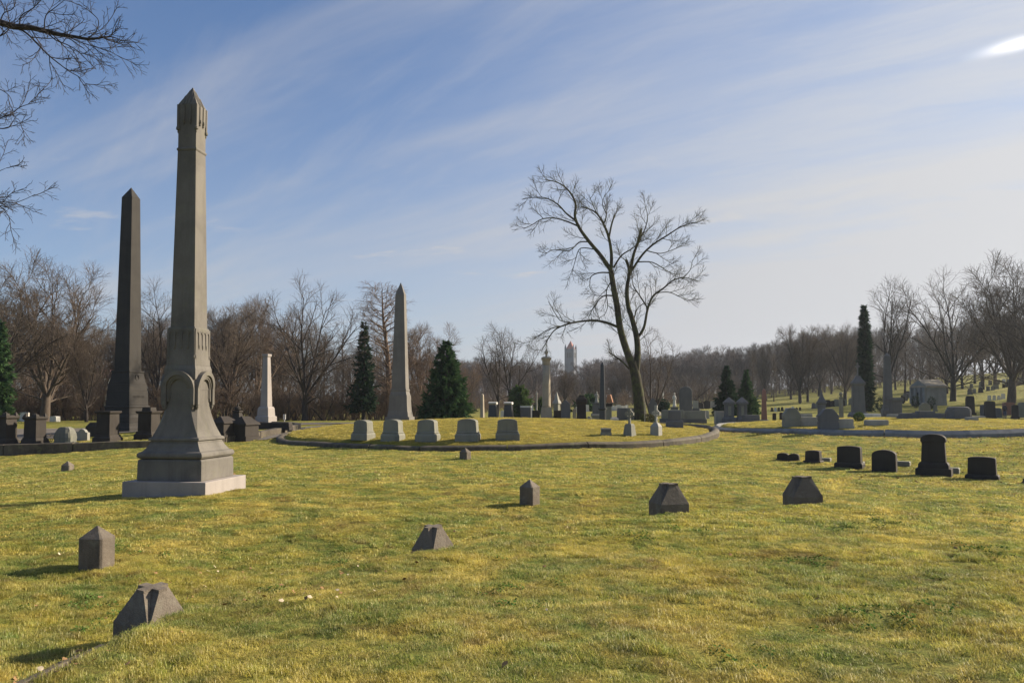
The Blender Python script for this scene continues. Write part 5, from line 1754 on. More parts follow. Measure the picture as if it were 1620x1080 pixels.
hw = 17.5 * m.S; H = m.H
MB().stack([(-0.2, hw * 1.45, hw * 0.85), (H * 0.18, hw * 1.43, hw * 0.83)]).obj('base', bk, m.root, bevel=0.015)
MB().stack([(H * 0.18, hw * 1.25, hw * 0.66), (H * 0.27, hw * 1.22, hw * 0.64), (H * 0.33, hw * 1.08, hw * 0.52)]).obj('upper_base', bk, m.root, bevel=0.015)
out = arc_top(hw * 0.90, H * 0.33, H * 0.97, H * 0.09)
out[0] = (-hw * 1.0, H * 0.33); out[1] = (hw * 1.0, H * 0.33)
MB().slab(out, -hw * 0.40, hw * 0.40).obj('tablet', bk, m.root, bevel=0.02)
cap_ = [(hw * 1.0, H * 0.80), (hw * 1.04, H * 0.86), (hw * 0.98, H * 0.91)] + [(hw * 0.95 * math.cos(a), H * 0.905 + H * 0.095 * math.sin(a)) for a in [math.pi * q / 10 for q in range(1, 10)]] + [(-hw * 0.98, H * 0.91), (-hw * 1.04, H * 0.86), (-hw * 1.0, H * 0.80), (-hw * 0.9, H * 0.79), (hw * 0.9, H * 0.79)]
MB().slab(cap_, -hw * 0.46, hw * 0.46).obj('rolled_top', bk, m.root, bevel=0.03)
tablet('headstone', 1552, 23.6, 722, 40, 'plain dark headstone with a flattish top, right of the tallest one in the dark row', bk, dpx=17, base=0.24, rise=0.06, taper=0.94, rot=-36, group=RG)
tablet('headstone', 1627, 22.6, 757, 20, 'dark low gravestone cut by the right edge of the photo', bk, dpx=14, base=0.3, rise=0.06, rot=-36, group=RG)
def ledger(px, Y, ptop, hw, hd, label, mat, rot=0, name='grave_ledger', cat='grave slab', steps=1, group=None):
    m = Mon(name, px, Y, ptop, label, cat, rot, group)
    if steps == 1:
        m.part('slab', [(0, hw, hd), (0.75, hw, hd), (1.0, hw * 0.95, hd * 0.95)], mat)
    else:
        m.part('base', [(0, hw, hd), (0.4, hw, hd)], mat)
        m.part('slab', [(0.4, hw * 0.92, hd * 0.93), (0.9, hw * 0.9, hd * 0.92), (1.0, hw * 0.86, hd * 0.88)], mat)
    return m
ledger(1420, 27.4, 733, 17, 7, 'low grey slab lying between the rounded and the tallest dark gravestones', M['grey'], -34)
ledger(1497, 25.4, 739, 17, 9, 'low grey brown slab lying just right of the tallest dark gravestone', M['grey'], -34)
ledger(1305, 29.6, 726, 8, 6, 'tiny low grey slab by the third stone of the dark row', M['grey'], -34)
ledger(1353, 27.6, 731, 12, 7, 'low grey slab behind the square shouldered dark headstone', M['grey'], -34)

# ------------------------------------------------------------------ right round lot
def gable_tomb(px, Y, ptop, hw, hd, label, mat, tail, rot=0, sideways=1):
    m = Mon('gabled_tomb', px, Y, ptop, label, 'tomb', rot)
    H, S = m.H, m.S
    a, d = hw * S, hd * S
    MB().stack([(-0.1, a * 1.04, d), (H * 0.36, a * 1.02, d)]).obj('base', mat, m.root, bevel=0.015)
    out = [(-a * 0.92, H * 0.36), (a * 0.92, H * 0.36), (a * 1.02, H * 0.48), (a * 1.02, H * 0.66), (a * 0.45, H * 0.97), (a * 0.3, H), (-a * 0.3, H), (-a * 0.45, H * 0.97), (-a * 1.02, H * 0.66), (-a * 1.02, H * 0.48)]
    MB().slab(out, -d * 0.95, d * 0.95).obj('gabled_block', mat, m.root, bevel=0.015)
    ln = tail * S
    mb = MB()
    mb.rings([[(x_, y_, z_) for x_, y_ in ((a * 1.06, -d * 0.55), (a + ln, -d * 0.55), (a + ln, d * 0.75), (a * 1.06, d * 0.75))] for z_ in (-0.1, H * 0.18)])
    mb.rings([[(x_, y_, z_) for x_, y_ in ((a * 1.06, -d * 0.40), (a + ln * 0.96, -d * 0.40), (a + ln * 0.96, d * 0.6), (a * 1.06, d * 0.6))] for z_ in (H * 0.182, H * 0.50)])
    mb.obj('ledger', M['lightgrey'], m.root, bevel=0.012)
gable_tomb(1252, 42.0, 645, 12.5, 10, 'grey gabled tomb with a long ledger, left one in the right round lot', M['grey'], 44, rot=-8)
gable_tomb(1310, 40.0, 646, 14.0, 11, 'blue grey gabled tomb with a pale ledger, second in the right round lot', M['slate'], 24, rot=-10)
ledger(1386, 40.5, 664, 16, 9, 'pale flat ledger lying alone in the middle of the right round lot', M['lightgrey'], -5, steps=1)
ledger(1379, 52, 654, 12, 7, 'pale flat ledger behind the small round bush', M['white'], -6)
m = Mon('block_monument', 1455, 45, 650, 'broad low dark grey monument with a raised middle in the right round lot', 'monument', -6)
m.part('base', [(0, 32, 10), (0.30, 31.5, 9.6)], M['slate'])
m.part('wing', [(0.30, 30, 7.5), (0.66, 29.5, 7.2), (0.72, 28.6, 6.6)], M['slate'])
m.part('die', [(0.30, 12.5, 8.8), (0.90, 12.2, 8.6), (1.0, 11.4, 8.0)], M['slate'], ox=8)
m = Mon('headstone', 1463, 50, 637, 'rounded grey headstone showing above the broad low monument', 'headstone', -5)
MB().slab(arc_top(8.2 * m.S, -0.05, m.H, m.H * 0.3), -2.6 * m.S, 2.6 * m.S).obj('tablet', M['grey'], m.root, bevel=0.012)
MB().stack([(-0.05, 10 * m.S, 4.5 * m.S), (m.H * 0.25, 10 * m.S, 4.5 * m.S)]).obj('base', M['grey'], m.root, bevel=0.012)
def boulder(px, Y, ptop, hw, hd, label, mat, seed, cut=0.8, name='boulder_monument', cat='monument', base=True):
    m = Mon(name, px, Y, ptop, label, cat, -8)
    rnd = np.random.default_rng(seed)
    H, a, d = m.H, hw * m.S, hd * m.S
    rs = []
    n = 14
    off = rnd.uniform(0.86, 1.1, n)
    for t_ in (0, 0.1, 0.35, 0.6, 0.8, 0.93, 1.0):
        k = (1 - max(0, (t_ - 0.3) / 0.7) ** 2.2 * (1 - cut)) if t_ < 1 else cut * 0.8
        o2 = rnd.uniform(0.95, 1.05, n)
        ring = []
        for i in range(n):
            q = 2 * math.pi * i / n
            cx_, sy_ = math.cos(q), math.sin(q)
            ex = 0.55
            ring.append((a * k * off[i] * o2[i] * math.copysign(abs(cx_) ** ex, cx_), d * k * off[i] * o2[i] * math.copysign(abs(sy_) ** ex, sy_), H * (0.08 + 0.92 * t_) if base else H * t_ - 0.03))
        rs.append(ring)
    MB().rings(rs).obj('rough_block', mat, m.root)
    if base:
        MB().stack([(-0.1, a * 1.12, d * 1.15), (H * 0.13, a * 1.1, d * 1.12)]).obj('base', mat, m.root, bevel=0.012)
    return m
boulder(1516, 44.5, 643, 19, 9, 'large rough hewn grey stone monument at the right side of the right round lot', M['slate'], 3)
ledger(1545, 50, 658, 11, 6, 'low pale slab just right of the rough hewn monument', M['lightgrey'], -6)
ledger(1537, 42.6, 669, 8, 6, 'small pale slab at the foot of the rough hewn monument', M['lightgrey'], -6)
ledger(1492, 50, 654, 14, 6, 'dark low slab with a pale edge between the broad monument and the rough one', M['slate'], -6)
ledger(1418, 50, 655, 13, 6, 'thin pale slab at the foot of the grey obelisk on the right', M['lightgrey'], -6)

# ------------------------------------------------------------------ right background monuments
m = Mon('obelisk', 1405, 58, 558, 'tall plain grey obelisk on a square pedestal in the right background', 'obelisk', -12)
k = M['slate']
m.part('pedestal', [(0, 9.5), (0.18, 9.0), (0.20, 7.6), (0.24, 7.2)], k)
m.part('shaft', [(0.24, 6.3), (0.955, 4.2)], k)
m.part('pyramidion', [(0.955, 4.2), (1.0, 0.2)], k)
m = Mon('block_monument', 1417, 56, 629, 'square grey block monument with a flat cap at the foot of the right obelisk', 'monument', -6)
m.part('die', [(0, 7.5), (0.86, 7.3)], M['slate']); m.part('cap', [(0.86, 9.2), (1.0, 9.0)], M['slate'])
m = Mon('pedestal_monument', 1358, 70, 573, 'tall slate grey pedestal carrying a small stone cross, in front of the columnar evergreen', 'monument', -12)
m.part('base', [(0, 14), (0.06, 13.6), (0.11, 10.8)], k)
m.part('die', [(0.11, 9.2), (0.58, 7.8)], k)
m.part('cornice', [(0.58, 8.4), (0.61, 9.6), (0.64, 9.4), (0.70, 5.4), (0.74, 3.6), (0.76, 3.4)], k)
mb = MB(); cross_mesh(mb, m.H * 0.76, m.H, 3.2 * m.S, 0.9 * m.S, 1.0 * m.S, m.H * 0.93, 1.1); mb.obj('cross', k, m.root)
m = Mon('pillar', 1331, 62, 620, 'thin pale grey pillar with a small flower cap left of the grey pedestal', 'monument', 0)
m.part('shaft', [(0, 3.4), (0.05, 2.8), (0.78, 2.2), (0.80, 2.9), (0.84, 2.8)], M['grey'])
mb = MB().lathe([(m.H * 0.84, 0.05), (m.H * 0.88, 2.6 * m.S), (m.H * 0.95, 3.2 * m.S), (m.H, 1.2 * m.S)], 10); mb.obj('finial', M['grey'], m.root)
m = Mon('spired_monument', 1300, 60, 616, 'dark slate monument with four gables and a pointed roof behind the gabled tombs', 'monument', -20)
m.part('base', [(0, 8.6), (0.2, 8.2), (0.24, 6.8)], k)
m.part('die', [(0.24, 6.0), (0.55, 5.8), (0.57, 7.8), (0.63, 7.6)], k)
m.part('roof', [(0.63, 6.6), (0.80, 2.6), (1.0, 0.2)], k)
m = Mon('red_obelisk', 1209, 60, 614, 'slim red granite obelisk on a pale base beside the small conifers', 'obelisk', -14)
m.part('base', [(0, 6.8), (0.10, 6.4)], M['lightgrey'])
m.part('shaft', [(0.10, 4.3), (0.93, 2.8)], M['red'])
m.part('pyramidion', [(0.93, 2.8), (1.0, 0.2)], M['red'])
for px, lab in ((1153.5, 'dark capped pedestal monument, left of the pair before the two conifers'), (1174, 'dark capped pedestal monument, right of the pair before the two conifers')):
    m = Mon('pedestal_monument', px, 58, 628, lab, 'monument', -6, 'pair of capped pedestals before the conifers')
    m.part('base', [(0, 9.8), (0.22, 9.6), (0.28, 8)], M['slate'])
    m.part('die', [(0.28, 6.8), (0.74, 6.6)], M['slate'])
    m.part('cap', [(0.74, 8.6), (0.82, 8.4), (0.92, 4), (1.0, 0.6)], M['slate'])
    mb = MB().box(-2.2 * m.S, 2.2 * m.S, -7.0 * m.S, -6.55 * m.S, m.H * 0.34, m.H * 0.68); mb.obj('panel', M['grey'], m.root)
ledger(1140, 59, 650, 9, 6, 'pale square block left of the pair of capped pedestals', M['lightgrey'], 0, name='block_tomb', cat='tomb')
ledger(1188, 56, 656, 12, 7, 'low dark slab right of the pair of capped pedestals', M['slate'], 0)
for px, h_, lab in ((1225, 653, 'little dark stone right of the red obelisk, left of two'), (1236, 652, 'little dark stone right of the red obelisk, right of two')):
    tablet('headstone', px, 62, h_, 6, lab, M['dark'], base=0.2, rise=0.1, group='two little dark stones by the red obelisk')
ledger(1276, 58, 654, 8, 4, 'small pale slab behind the ledger of the left gabled tomb', M['lightgrey'])

# big tree neighbourhood
tablet('headstone', 1085, 66, 611, 20, 'large pale grey rounded slab monument right of the big lone tree', M['slate'], dpx=7, base=0.04, shape='curve', rise=0.16, taper=0.97, rot=-6, bevel=0.04)
m = Mon('bench_tomb', 1064, 60, 648, 'long low dark tomb with a pale top right of the big lone tree', 'tomb', -4)
m.part('base', [(0, 20, 6), (0.35, 20, 6)], M['slate']); m.part('slab', [(0.35, 17, 5), (0.9, 17, 5), (1.0, 16, 4.4)], M['grey'])
m = Mon('bench_tomb', 1098, 61, 650, 'long low tomb with pale slab edge below the large rounded slab', 'tomb', -4)
m.part('base', [(0, 19, 6), (0.35, 19, 6)], M['slate']); m.part('slab', [(0.35, 17, 5), (1.0, 16, 4.4)], M['grey'])
tablet('headstone', 1033, 63, 629, 13, 'pointed grey headstone close behind the big tree trunk', M['slate'], dpx=5, base=0.1, shape='serp', rise=0.22, taper=0.97)
def statue(mb, z0, H, w_):
    """a simple draped standing figure, one lathe-like body with bent head and arm"""
    rs = []
    for t_, rx, ry, ox in ((0, .30, .26, 0), (.15, .27, .22, 0), (.35, .22, .18, .01), (.5, .20, .16, .02), (.62, .24, .17, .01), (.74, .27, .15, 0), (.80, .17, .12, 0), (.835, .075, .075, 0), (.86, .08, .08, .01), (.90, .115, .12, .015), (.95, .11, .12, .02), (.985, .07, .07, .02), (1.0, .02, .02, .02)):
        rs.append([(ox * H + w_ * rx * 2 * math.cos(2 * math.pi * i / 10), w_ * ry * 2 * math.sin(2 * math.pi * i / 10), z0 + H * t_) for i in range(10)])
    mb.rings(rs)
def statue_mon(px, Y, ptop, hw, label, mat, smat, frac=0.5, rot=0):
    m = Mon('statue_monument', px, Y, ptop, label, 'monument', rot)
    m.part('base', [(0, hw * 1.3), (0.12, hw * 1.25)], mat)
    m.part('pedestal', [(0.12, hw), (frac - 0.04, hw * 0.85), (frac - 0.03, hw * 1.05), (frac, hw)], mat)
    mb = MB(); statue(mb, m.H * frac, m.H * (1 - frac), hw * 0.8 * m.S)
    z1 = m.H * (frac + (1 - frac) * 0.75)
    for sx in (-1, 1):
        tb = Tubes(); w_ = hw * 0.8 * m.S
        tb.add([Vector((sx * w_ * 0.45, 0, z1)), Vector((sx * w_ * 0.62, -w_ * 0.15, z1 - m.H * (1 - frac) * 0.2)), Vector((sx * w_ * 0.2, -w_ * 0.42, z1 - m.H * (1 - frac) * 0.16))], [w_ * 0.12, w_ * 0.10, w_ * 0.07])
        v, q = tb.arrays(6); mb.add(v, q)
    mb.obj('statue', smat, m.root, smooth=True)
    return m
statue_mon(1067, 72, 621, 6, 'statue of a draped figure on a grey pedestal left of the large rounded slab', M['slate'], M['white'], 0.45)
statue_mon(1049, 110, 619, 2.6, 'tiny pale statue above the dark domed bush', M['grey'], M['white'], 0.55)
statue_mon(944, 84, 619, 6.5, 'grey monument with a slim pale figure just left of the black slender obelisk', M['slate'], M['lightgrey'], 0.55)
m = Mon('black_obelisk', 953.5, 55, 572, 'slender black polished obelisk on a small square block in the background', 'obelisk', -20)
m.part('base', [(0, 4.6), (0.22, 4.4), (0.235, 6.2), (0.255, 6.0)], M['black'])
m.part('shaft', [(0.255, 4.0), (0.955, 2.6)], M['black'])
m.part('pyramidion', [(0.955, 2.6), (1.0, 0.2)], M['black'])
m = Mon('block_monument', 961, 60, 638, 'square grey block with a flat cap partly behind the black slender obelisk', 'monument', 0)
m.part('die', [(0, 6.2), (0.86, 6.0)], M['grey']); m.part('cap', [(0.86, 7.4), (1.0, 7.2)], M['dark'])
m = Mon('orange_shelter', 965, 130, 624, 'little shelter with an orange pitched roof right of the black slender obelisk', 'shelter', -20)
o_ = M['red']
m.part('post', [(0, 0.5), (0.5, 0.5)], M['dark'], ox=-3.4, bevel=0); m.part('post', [(0, 0.5), (0.5, 0.5)], M['dark'], ox=3.4, bevel=0)
MB().slab([(-5 * m.S, m.H * 0.5), (5 * m.S, m.H * 0.5), (1.4 * m.S, m.H), (-3.4 * m.S, m.H)], -3 * m.S, 3 * m.S).obj('roof', plain('orange_roof', (0.30, 0.135, 0.065), 0.8), m.root)
# urn column
m = Mon('urn_column', 864.5, 60, 551, 'tall tapering round stone column with an urn on top in the background', 'column', 0)
sp = m.S
m.part('base', [(0, 13), (0.08, 12.8)], M['dark'])
m.part('pedestal', [(0.08, 9.4), (0.10, 9.2), (0.17, 8.4), (0.21, 7.8), (0.225, 7.6)], M['sandstone'])
MB().lathe([(m.H * 0.225, 7.2 * sp), (m.H * 0.25, 6.7 * sp), (m.H * 0.5, 6.3 * sp), (m.H * 0.78, 5.6 * sp)], 20).obj('column_shaft', M['sandstone'], m.root, smooth=True)
MB().lathe([(m.H * 0.78, 5.3 * sp), (m.H * 0.79, 6.0 * sp), (m.H * 0.81, 5.6 * sp), (m.H * 0.84, 6.1 * sp), (m.H * 0.86, 8.2 * sp), (m.H * 0.88, 8.0 * sp), (m.H * 0.89, 5 * sp)], 20).obj('capital', M['sandstone'], m.root, smooth=True)
MB().lathe([(m.H * 0.89, 1.4 * sp), (m.H * 0.905, 2.0 * sp), (m.H * 0.915, 1.0 * sp), (m.H * 0.93, 2.6 * sp), (m.H * 0.955, 3.0 * sp), (m.H * 0.97, 1.6 * sp), (m.H * 0.985, 1.6 * sp), (m.H, 0.2 * sp)], 14).obj('urn', M['sandstone'], m.root, smooth=True)
# tablets left of it
for px, lab in ((780, 'dark tall tablet with a pale curled top, left of a pair behind the middle lot'), (804.5, 'dark tall tablet with a pale curled top, right of a pair behind the middle lot')):
    m = Mon('scroll_tablet', px, 62, 635, lab, 'gravestone', -18, 'pair of tall scroll topped tablets')
    m.part('base', [(0, 8.6, 6), (0.28, 8.2, 5.6)], M['black'])
    m.part('tablet', [(0.28, 7.2, 4.6), (0.86, 5.6, 3.8)], M['black'])
    pr = [(m.H * 0.93 + 2.1 * m.S * math.sin(a), 4.6 * m.S * math.cos(a)) for a in [2 * math.pi * q / 12 for q in range(12)]]
    mb = MB(); mb.rings([[(sx * 6.6 * m.S, c_, z_) for z_, c_ in pr] for sx in (1, -1)]); mb.obj('scroll_top', M['white'], m.root)
m = Mon('block_monument', 832, 62, 642, 'dark blue grey block tablet with a pale top edge left of the urn column', 'monument', -8)
m.part('base', [(0, 9.6, 5), (0.2, 9.4, 4.8)], M['grey']); m.part('die', [(0.24, 8.4, 3.6), (0.92, 8.4, 3.6)], M['slate']); m.part('cap', [(0.92, 8.7, 3.8), (1.0, 8.6, 3.6)], M['white']); m.part('foot', [(0.2, 7.8, 3.2), (0.24, 7.8, 3.2)], M['dark'])
tablet('headstone', 842, 66, 640, 3.4, 'narrow bright white headstone beside the dark block tablet', M['white'], dpx=3, base=0, rise=0.2)
tablet('headstone', 848, 64, 649, 12, 'dark square stone just left of the urn column', M['dark'], base=0, shape='flat', taper=1)
tablet('headstone', 795, 72, 649, 7, 'small white headstone between the pair of tall tablets', M['white'], base=0.3, rise=0.1)
tablet('headstone', 821, 66, 661, 6, 'tiny low pale stone left of the dark block tablet', M['white'], base=0, rise=0.4)
m = Mon('thin_obelisk', 763, 66, 622, 'thin tan obelisk between the fir and the dark tablets', 'obelisk', -24)
m.part('shaft', [(0, 3.0), (0.95, 2.0)], M['sandstone']); m.part('pyramidion', [(0.95, 2.0), (1, 0.1)], M['sandstone'])
m = Mon('thin_column', 849, 80, 620, 'very thin pale column in front of the green shrub', 'column', 0)
MB().lathe([(0, 1.6 * m.S), (m.H * 0.9, 1.1 * m.S), (m.H * 0.92, 1.6 * m.S), (m.H, 0.6 * m.S)], 10).obj('shaft', M['lightgrey'], m.root)
m = Mon('spired_monument', 881, 66, 619, 'pale gabled pillar with a sharp pyramid top right of the urn column', 'monument', -30)
m.part('pillar', [(0, 5.0), (0.2, 4.8), (0.22, 4.0), (0.60, 3.9)], M['grey']); m.part('spire', [(0.60, 5.4), (0.66, 5.0), (0.72, 3.4), (1.0, 0.2)], M['lightgrey'])
tablet('headstone', 882, 62, 649, 11, 'dark square block at the foot of the pale gabled pillar', M['dark'], base=0, shape='flat', taper=1)
tablet('headstone', 895, 60, 632, 15, 'tall dark pointed headstone right of the urn column', M['slate'], dpx=6, base=0.14, shape='gable', rise=0.18, taper=0.95, rot=-10)
m = Mon('pedestal_monument', 920, 60, 625, 'dark pedestal monument with a wide carved cap left of the black slender obelisk', 'monument', -6)
m.part('base', [(0, 9.5), (0.20, 9.2)], M['dark']); m.part('die', [(0.20, 7.4), (0.68, 7.0)], M['dark']); m.part('cap', [(0.68, 7.2), (0.76, 8.6), (0.86, 8.2), (0.94, 4.4), (1.0, 4.2)], M['dark'])
tablet('headstone', 909, 64, 646, 6, 'small tan stone between the pointed headstone and the dark pedestal', M['sandstone'], base=0, rise=0.1)
m = Mon('block_tomb', 944, 57, 655, 'low grey block tomb at the foot of the black slender obelisk', 'tomb', 0)
m.part('die', [(0, 7.4, 5), (0.86, 7.2, 4.8)], M['grey']); m.part('slab', [(0.86, 7.8, 5.2), (1.0, 7.6, 5)], M['lightgrey'])
tablet('headstone', 932, 58, 658, 6, 'tiny pale stone beside the low grey block tomb', M['lightgrey'], base=0, rise=0.3)
ledger(972, 57, 661, 6, 4, 'thin pale slab on the grass right of the black slender obelisk', M['white'])
ledger(993, 66, 645, 16, 6, 'dark slanting slab tomb left of the big lone tree', M['slate'], 8)
# cemetery sign post / thin pole by the tree
m = Mon('pole', 1020, 52, 637, 'thin pale pole in front of the big tree trunk', 'pole', 0)
MB().lathe([(-0.1, 0.5 * m.S), (m.H, 0.45 * m.S)], 8).obj('pole_shaft', M['lightgrey'], m.root); MB().lathe([(0, 2.4 * m.S), (0.05, 2.2 * m.S)], 10).obj('foot_plate', M['lightgrey'], m.root)

# ------------------------------------------------------------------ left lot
def finial_pedestal(px, Y, ptop, hw, label, rot=-10, g='pair of dark pedestals with corner points'):
    m = Mon('dark_pedestal', px, Y, ptop, label, 'monument', rot, g)
    k = M['dark']
    m.part('base', [(0, hw * 1.42), (0.10, hw * 1.4), (0.13, hw * 1.2), (0.20, hw * 1.15), (0.27, hw * 1.0)], k)
    m.part('die', [(0.27, hw * 0.96), (0.80, hw * 0.92)], k)
    cap = m.part('cap', [(0.80, hw * 1.0), (0.84, hw * 1.12), (0.88, hw * 1.1), (0.885, hw * 0.9), (0.90, hw * 0.9)], k)
    S = m.S
    for sx in (-1, 1):
        for sy in (-1, 1):
            MB().stack([(m.H * 0.885, hw * 0.26 * S), (m.H * 0.93, hw * 0.18 * S), (m.H, 0.02 * S)], sx * hw * 0.8 * S, sy * hw * 0.8 * S).obj('corner_point', k, cap)
    MB().stack([(m.H * 0.90, hw * 0.35 * S), (m.H * 0.95, hw * 0.3 * S), (m.H * 0.965, hw * 0.1 * S)]).obj('centre_boss', k, cap)
finial_pedestal(9, 40.5, 651, 12.0, 'dark square pedestal with pointed corners cut by the left edge', g='pair of dark pedestals with corner points')
finial_pedestal(56, 40.6, 653, 11.6, 'dark square pedestal with pointed corners, right of the one at the left edge')
boulder(104, 41.2, 675, 15, 9, 'small domed rough grey headstone with a lit knobbly right edge in the left lot', M['grey'], 12, cut=0.55, name='domed_headstone', cat='headstone')
tablet('headstone', 132, 43.5, 678, 22, 'small pale headstone with a scalloped top leaning beside the domed one', M['lightgrey'], dpx=6, base=0.0, shape='serp', rise=0.3, taper=0.97, rot=-16)
def cap_pedestal(px, Y, ptop, hw, label, topblock=False):
    m = Mon('dark_pedestal', px, Y, ptop, label, 'monument', -10)
    k = M['dark']
    m.part('base', [(0, hw * 1.22), (0.14, hw * 1.2), (0.17, hw * 1.05), (0.24, hw)], k)
    d_ = m.part('die', [(0.24, hw * 0.9), (0.80 if topblock else 0.92, hw * 0.88)], k)
    z1 = 0.80 if topblock else 0.92
    m.part('cap', [(z1, hw * 1.0), (z1 + 0.05, hw * 1.1), (z1 + 0.08, hw * 1.08)], k)
    if topblock: m.part('top_block', [(z1 + 0.08, hw * 0.6), (1.0, hw * 0.55)], k)
    MB().box(-hw * 0.6 * m.S, hw * 0.6 * m.S, -hw * 0.93 * m.S, -hw * 0.89 * m.S, m.H * 0.34, m.H * 0.72).obj('panel', k, d_)
cap_pedestal(171, 41.0, 650, 13.0, 'dark capped pedestal standing right in front of the black obelisk')
cap_pedestal(236, 42.2, 644, 13.0, 'dark capped pedestal with a small top block between the black and the carved obelisk', True)
def hip_tomb(px, Y, ptop, hw, hd, label, mat, rot=-20):
    m = Mon('hipped_tomb', px, Y, ptop, label, 'tomb', rot)
    m.part('base', [(0, hw * 1.2, hd * 1.12), (0.18, hw * 1.18, hd * 1.1)], mat)
    m.part('die', [(0.18, hw * 0.98, hd * 0.98), (0.64, hw * 0.94, hd * 0.95)], mat)
    m.part('roof', [(0.64, hw * 1.12, hd * 1.06), (0.70, hw * 1.1, hd * 1.04), (1.0, hw * 0.05, hd * 0.55)], mat)
hip_tomb(355, 43.0, 658, 13, 17, 'dark hipped roof tomb with a lit brown side, left one right of the carved obelisk', M['dark'])
hip_tomb(388, 43.5, 658, 14, 17, 'dark hipped roof tomb, right one of two beside the carved obelisk', M['dark'])
m = Mon('urn_monument', 376, 50, 637, 'dark monument topped by a small urn behind the two hipped tombs', 'monument', -10)
m.part('die', [(0, 10), (0.35, 9.5), (0.38, 7), (0.62, 4.6), (0.64, 6.2), (0.70, 6.0)], M['dark'])
MB().lathe([(m.H * 0.70, 2.2 * m.S), (m.H * 0.74, 4.4 * m.S), (m.H * 0.82, 4.6 * m.S), (m.H * 0.85, 2.0 * m.S), (m.H * 0.93, 1.2 * m.S), (m.H, 0.2 * m.S)], 12).obj('urn', M['dark'], m.root)
m = Mon('low_dark_tomb', 436, 48.5, 668, 'long low black tomb in front of the small pale obelisk', 'tomb', -4)
m.part('base', [(0, 25.5, 9), (0.4, 25.3, 8.8)], M['dark']); m.part('slab', [(0.4, 24.5, 8.2), (0.86, 24.5, 8.2), (1.0, 23.5, 7.6)], M['dark'])
m = Mon('pale_obelisk', 421, 60, 560, 'small pale pinkish obelisk with a flat capital, in front of the left wood', 'obelisk', -16)
k = M['plinth']
m.part('base', [(0, 12), (0.09, 11.8), (0.10, 10), (0.21, 9.2), (0.235, 7.8)], k)
m.part('shaft', [(0.235, 6.6), (0.955, 4.1)], k)
m.part('capital', [(0.955, 4.6), (0.975, 5.6), (1.0, 5.4)], k)
m = Mon('small_sign', 450, 62, 655, 'small white plate on a short post beside the pale obelisk', 'sign', -10)
MB().lathe([(-0.05, 0.8 * m.S), (m.H * 0.5, 0.8 * m.S)], 8).obj('post', M['white'], m.root)
MB().box(-2 * m.S, 2 * m.S, -0.6 * m.S, 0.6 * m.S, m.H * 0.5, m.H).obj('plate', M['white'], m.root)
tablet('headstone', 147 - 108, 82, 652, 12, 'white slant topped headstone between the two dark pedestals on the left', M['white'], dpx=8, base=0.25, rise=0.05, rot=-14)
tablet('headstone', 87, 80, 658, 13, 'white headstone with a gently curved top, across the road on the left', M['white'], dpx=9, base=0.0, rise=0.12, rot=-14)
tablet('headstone', -2, 78, 649, 8, 'round white headstone at the very left edge', M['white'], dpx=5, base=0.0, shape='round', rot=-8)
m = Mon('left_ornament', 152, 47, 668, 'dark low block partly hidden behind the black obelisk base', 'monument', -10)
m.part('block', [(0, 13, 8), (0.7, 12.5, 7.6), (1.0, 7, 5)], M['dark'])

# ------------------------------------------------------------------ hillside stones (small, far)
rn = random.Random(21)
i = 0
SH = ['curve', 'flat', 'round', 'gable']
def small_row(n, px0, px1, Y0, Y1, hm, mat, lab, group, wmul=0.6, jitter=1.5):
    for i in range(n):
        t_ = i / max(1, n - 1)
        px = px0 + (px1 - px0) * t_ + rn.uniform(-jitter, jitter)
        Y = Y0 + (Y1 - Y0) * t_ + rn.uniform(-1, 1)
        x = X(px, Y)
        z = G(x, Y)
        h = hm * rn.uniform(0.8, 1.2)
        mm = mat if not isinstance(mat, (list, tuple)) else rn.choice(mat)
        o = empty('headstone', (x, Y, z), R(rn.uniform(-25, 5)), lab, 'headstone', group)
        hw = h * wmul * rn.uniform(0.45, 0.6)
        MB().slab(arc_top(hw, -0.1, h, h * rn.choice((0.05, 0.15, 0.3)), 5), -h * 0.12, h * 0.12).obj('tablet', mm, o)
        MB().stack([(-0.1, hw * 1.2, h * 0.2), (h * 0.14, hw * 1.2, h * 0.2)]).obj('base', mm, o)
small_row(4, 1566, 1588, 120, 121, 0.75, M['white'], 'one of four small white headstones in a row high on the right hillside', 'four white headstones on the right hillside', jitter=0.3)
small_row(9, 1221, 1266, 100, 102, 0.45, [M['white'], M['dark'], M['dark']], 'one of the tiny markers in a short row behind the gabled tombs', 'tiny markers behind the gabled tombs', jitter=0.6)
small_row(7, 968, 992, 118, 120, 0.8, M['white'], 'one of the small white markers in a row left of the big lone tree', 'small white markers left of the big tree', jitter=0.6)
small_row(14, 1285, 1372, 112, 125, 0.95, [M['dark'], M['slate'], M['grey']], 'far grey headstone under the trees left of the columnar evergreen', 'far headstones under the right grove', jitter=3)
small_row(12, 1425, 1440, 120, 150, 0.9, [M['dark'], M['slate']], 'far dark headstone left of the pale mausoleum', 'far headstones left of the mausoleum', jitter=4)
small_row(16, 1530, 1625, 140, 165, 0.95, [M['dark'], M['slate'], M['grey']], 'far headstone between the tree trunks high on the right hillside', 'far headstones high on the right hillside', jitter=4)
small_row(10, 1540, 1625, 165, 190, 1.0, [M['grey'], M['white'], M['slate']], 'far pale headstone near the top of the right hillside', 'far headstones at the hilltop', jitter=4)
small_row(8, 1098, 1130, 120, 135, 1.2, [M['lightgrey'], M['dark']], 'far headstone on the green slope right of the large rounded slab', 'far headstones right of the rounded slab', jitter=3)
small_row(5, 912, 950, 110, 125, 0.9, [M['white'], M['grey']], 'far pale headstone left of the black slender obelisk', 'far headstones left of the slender obelisk', jitter=3)
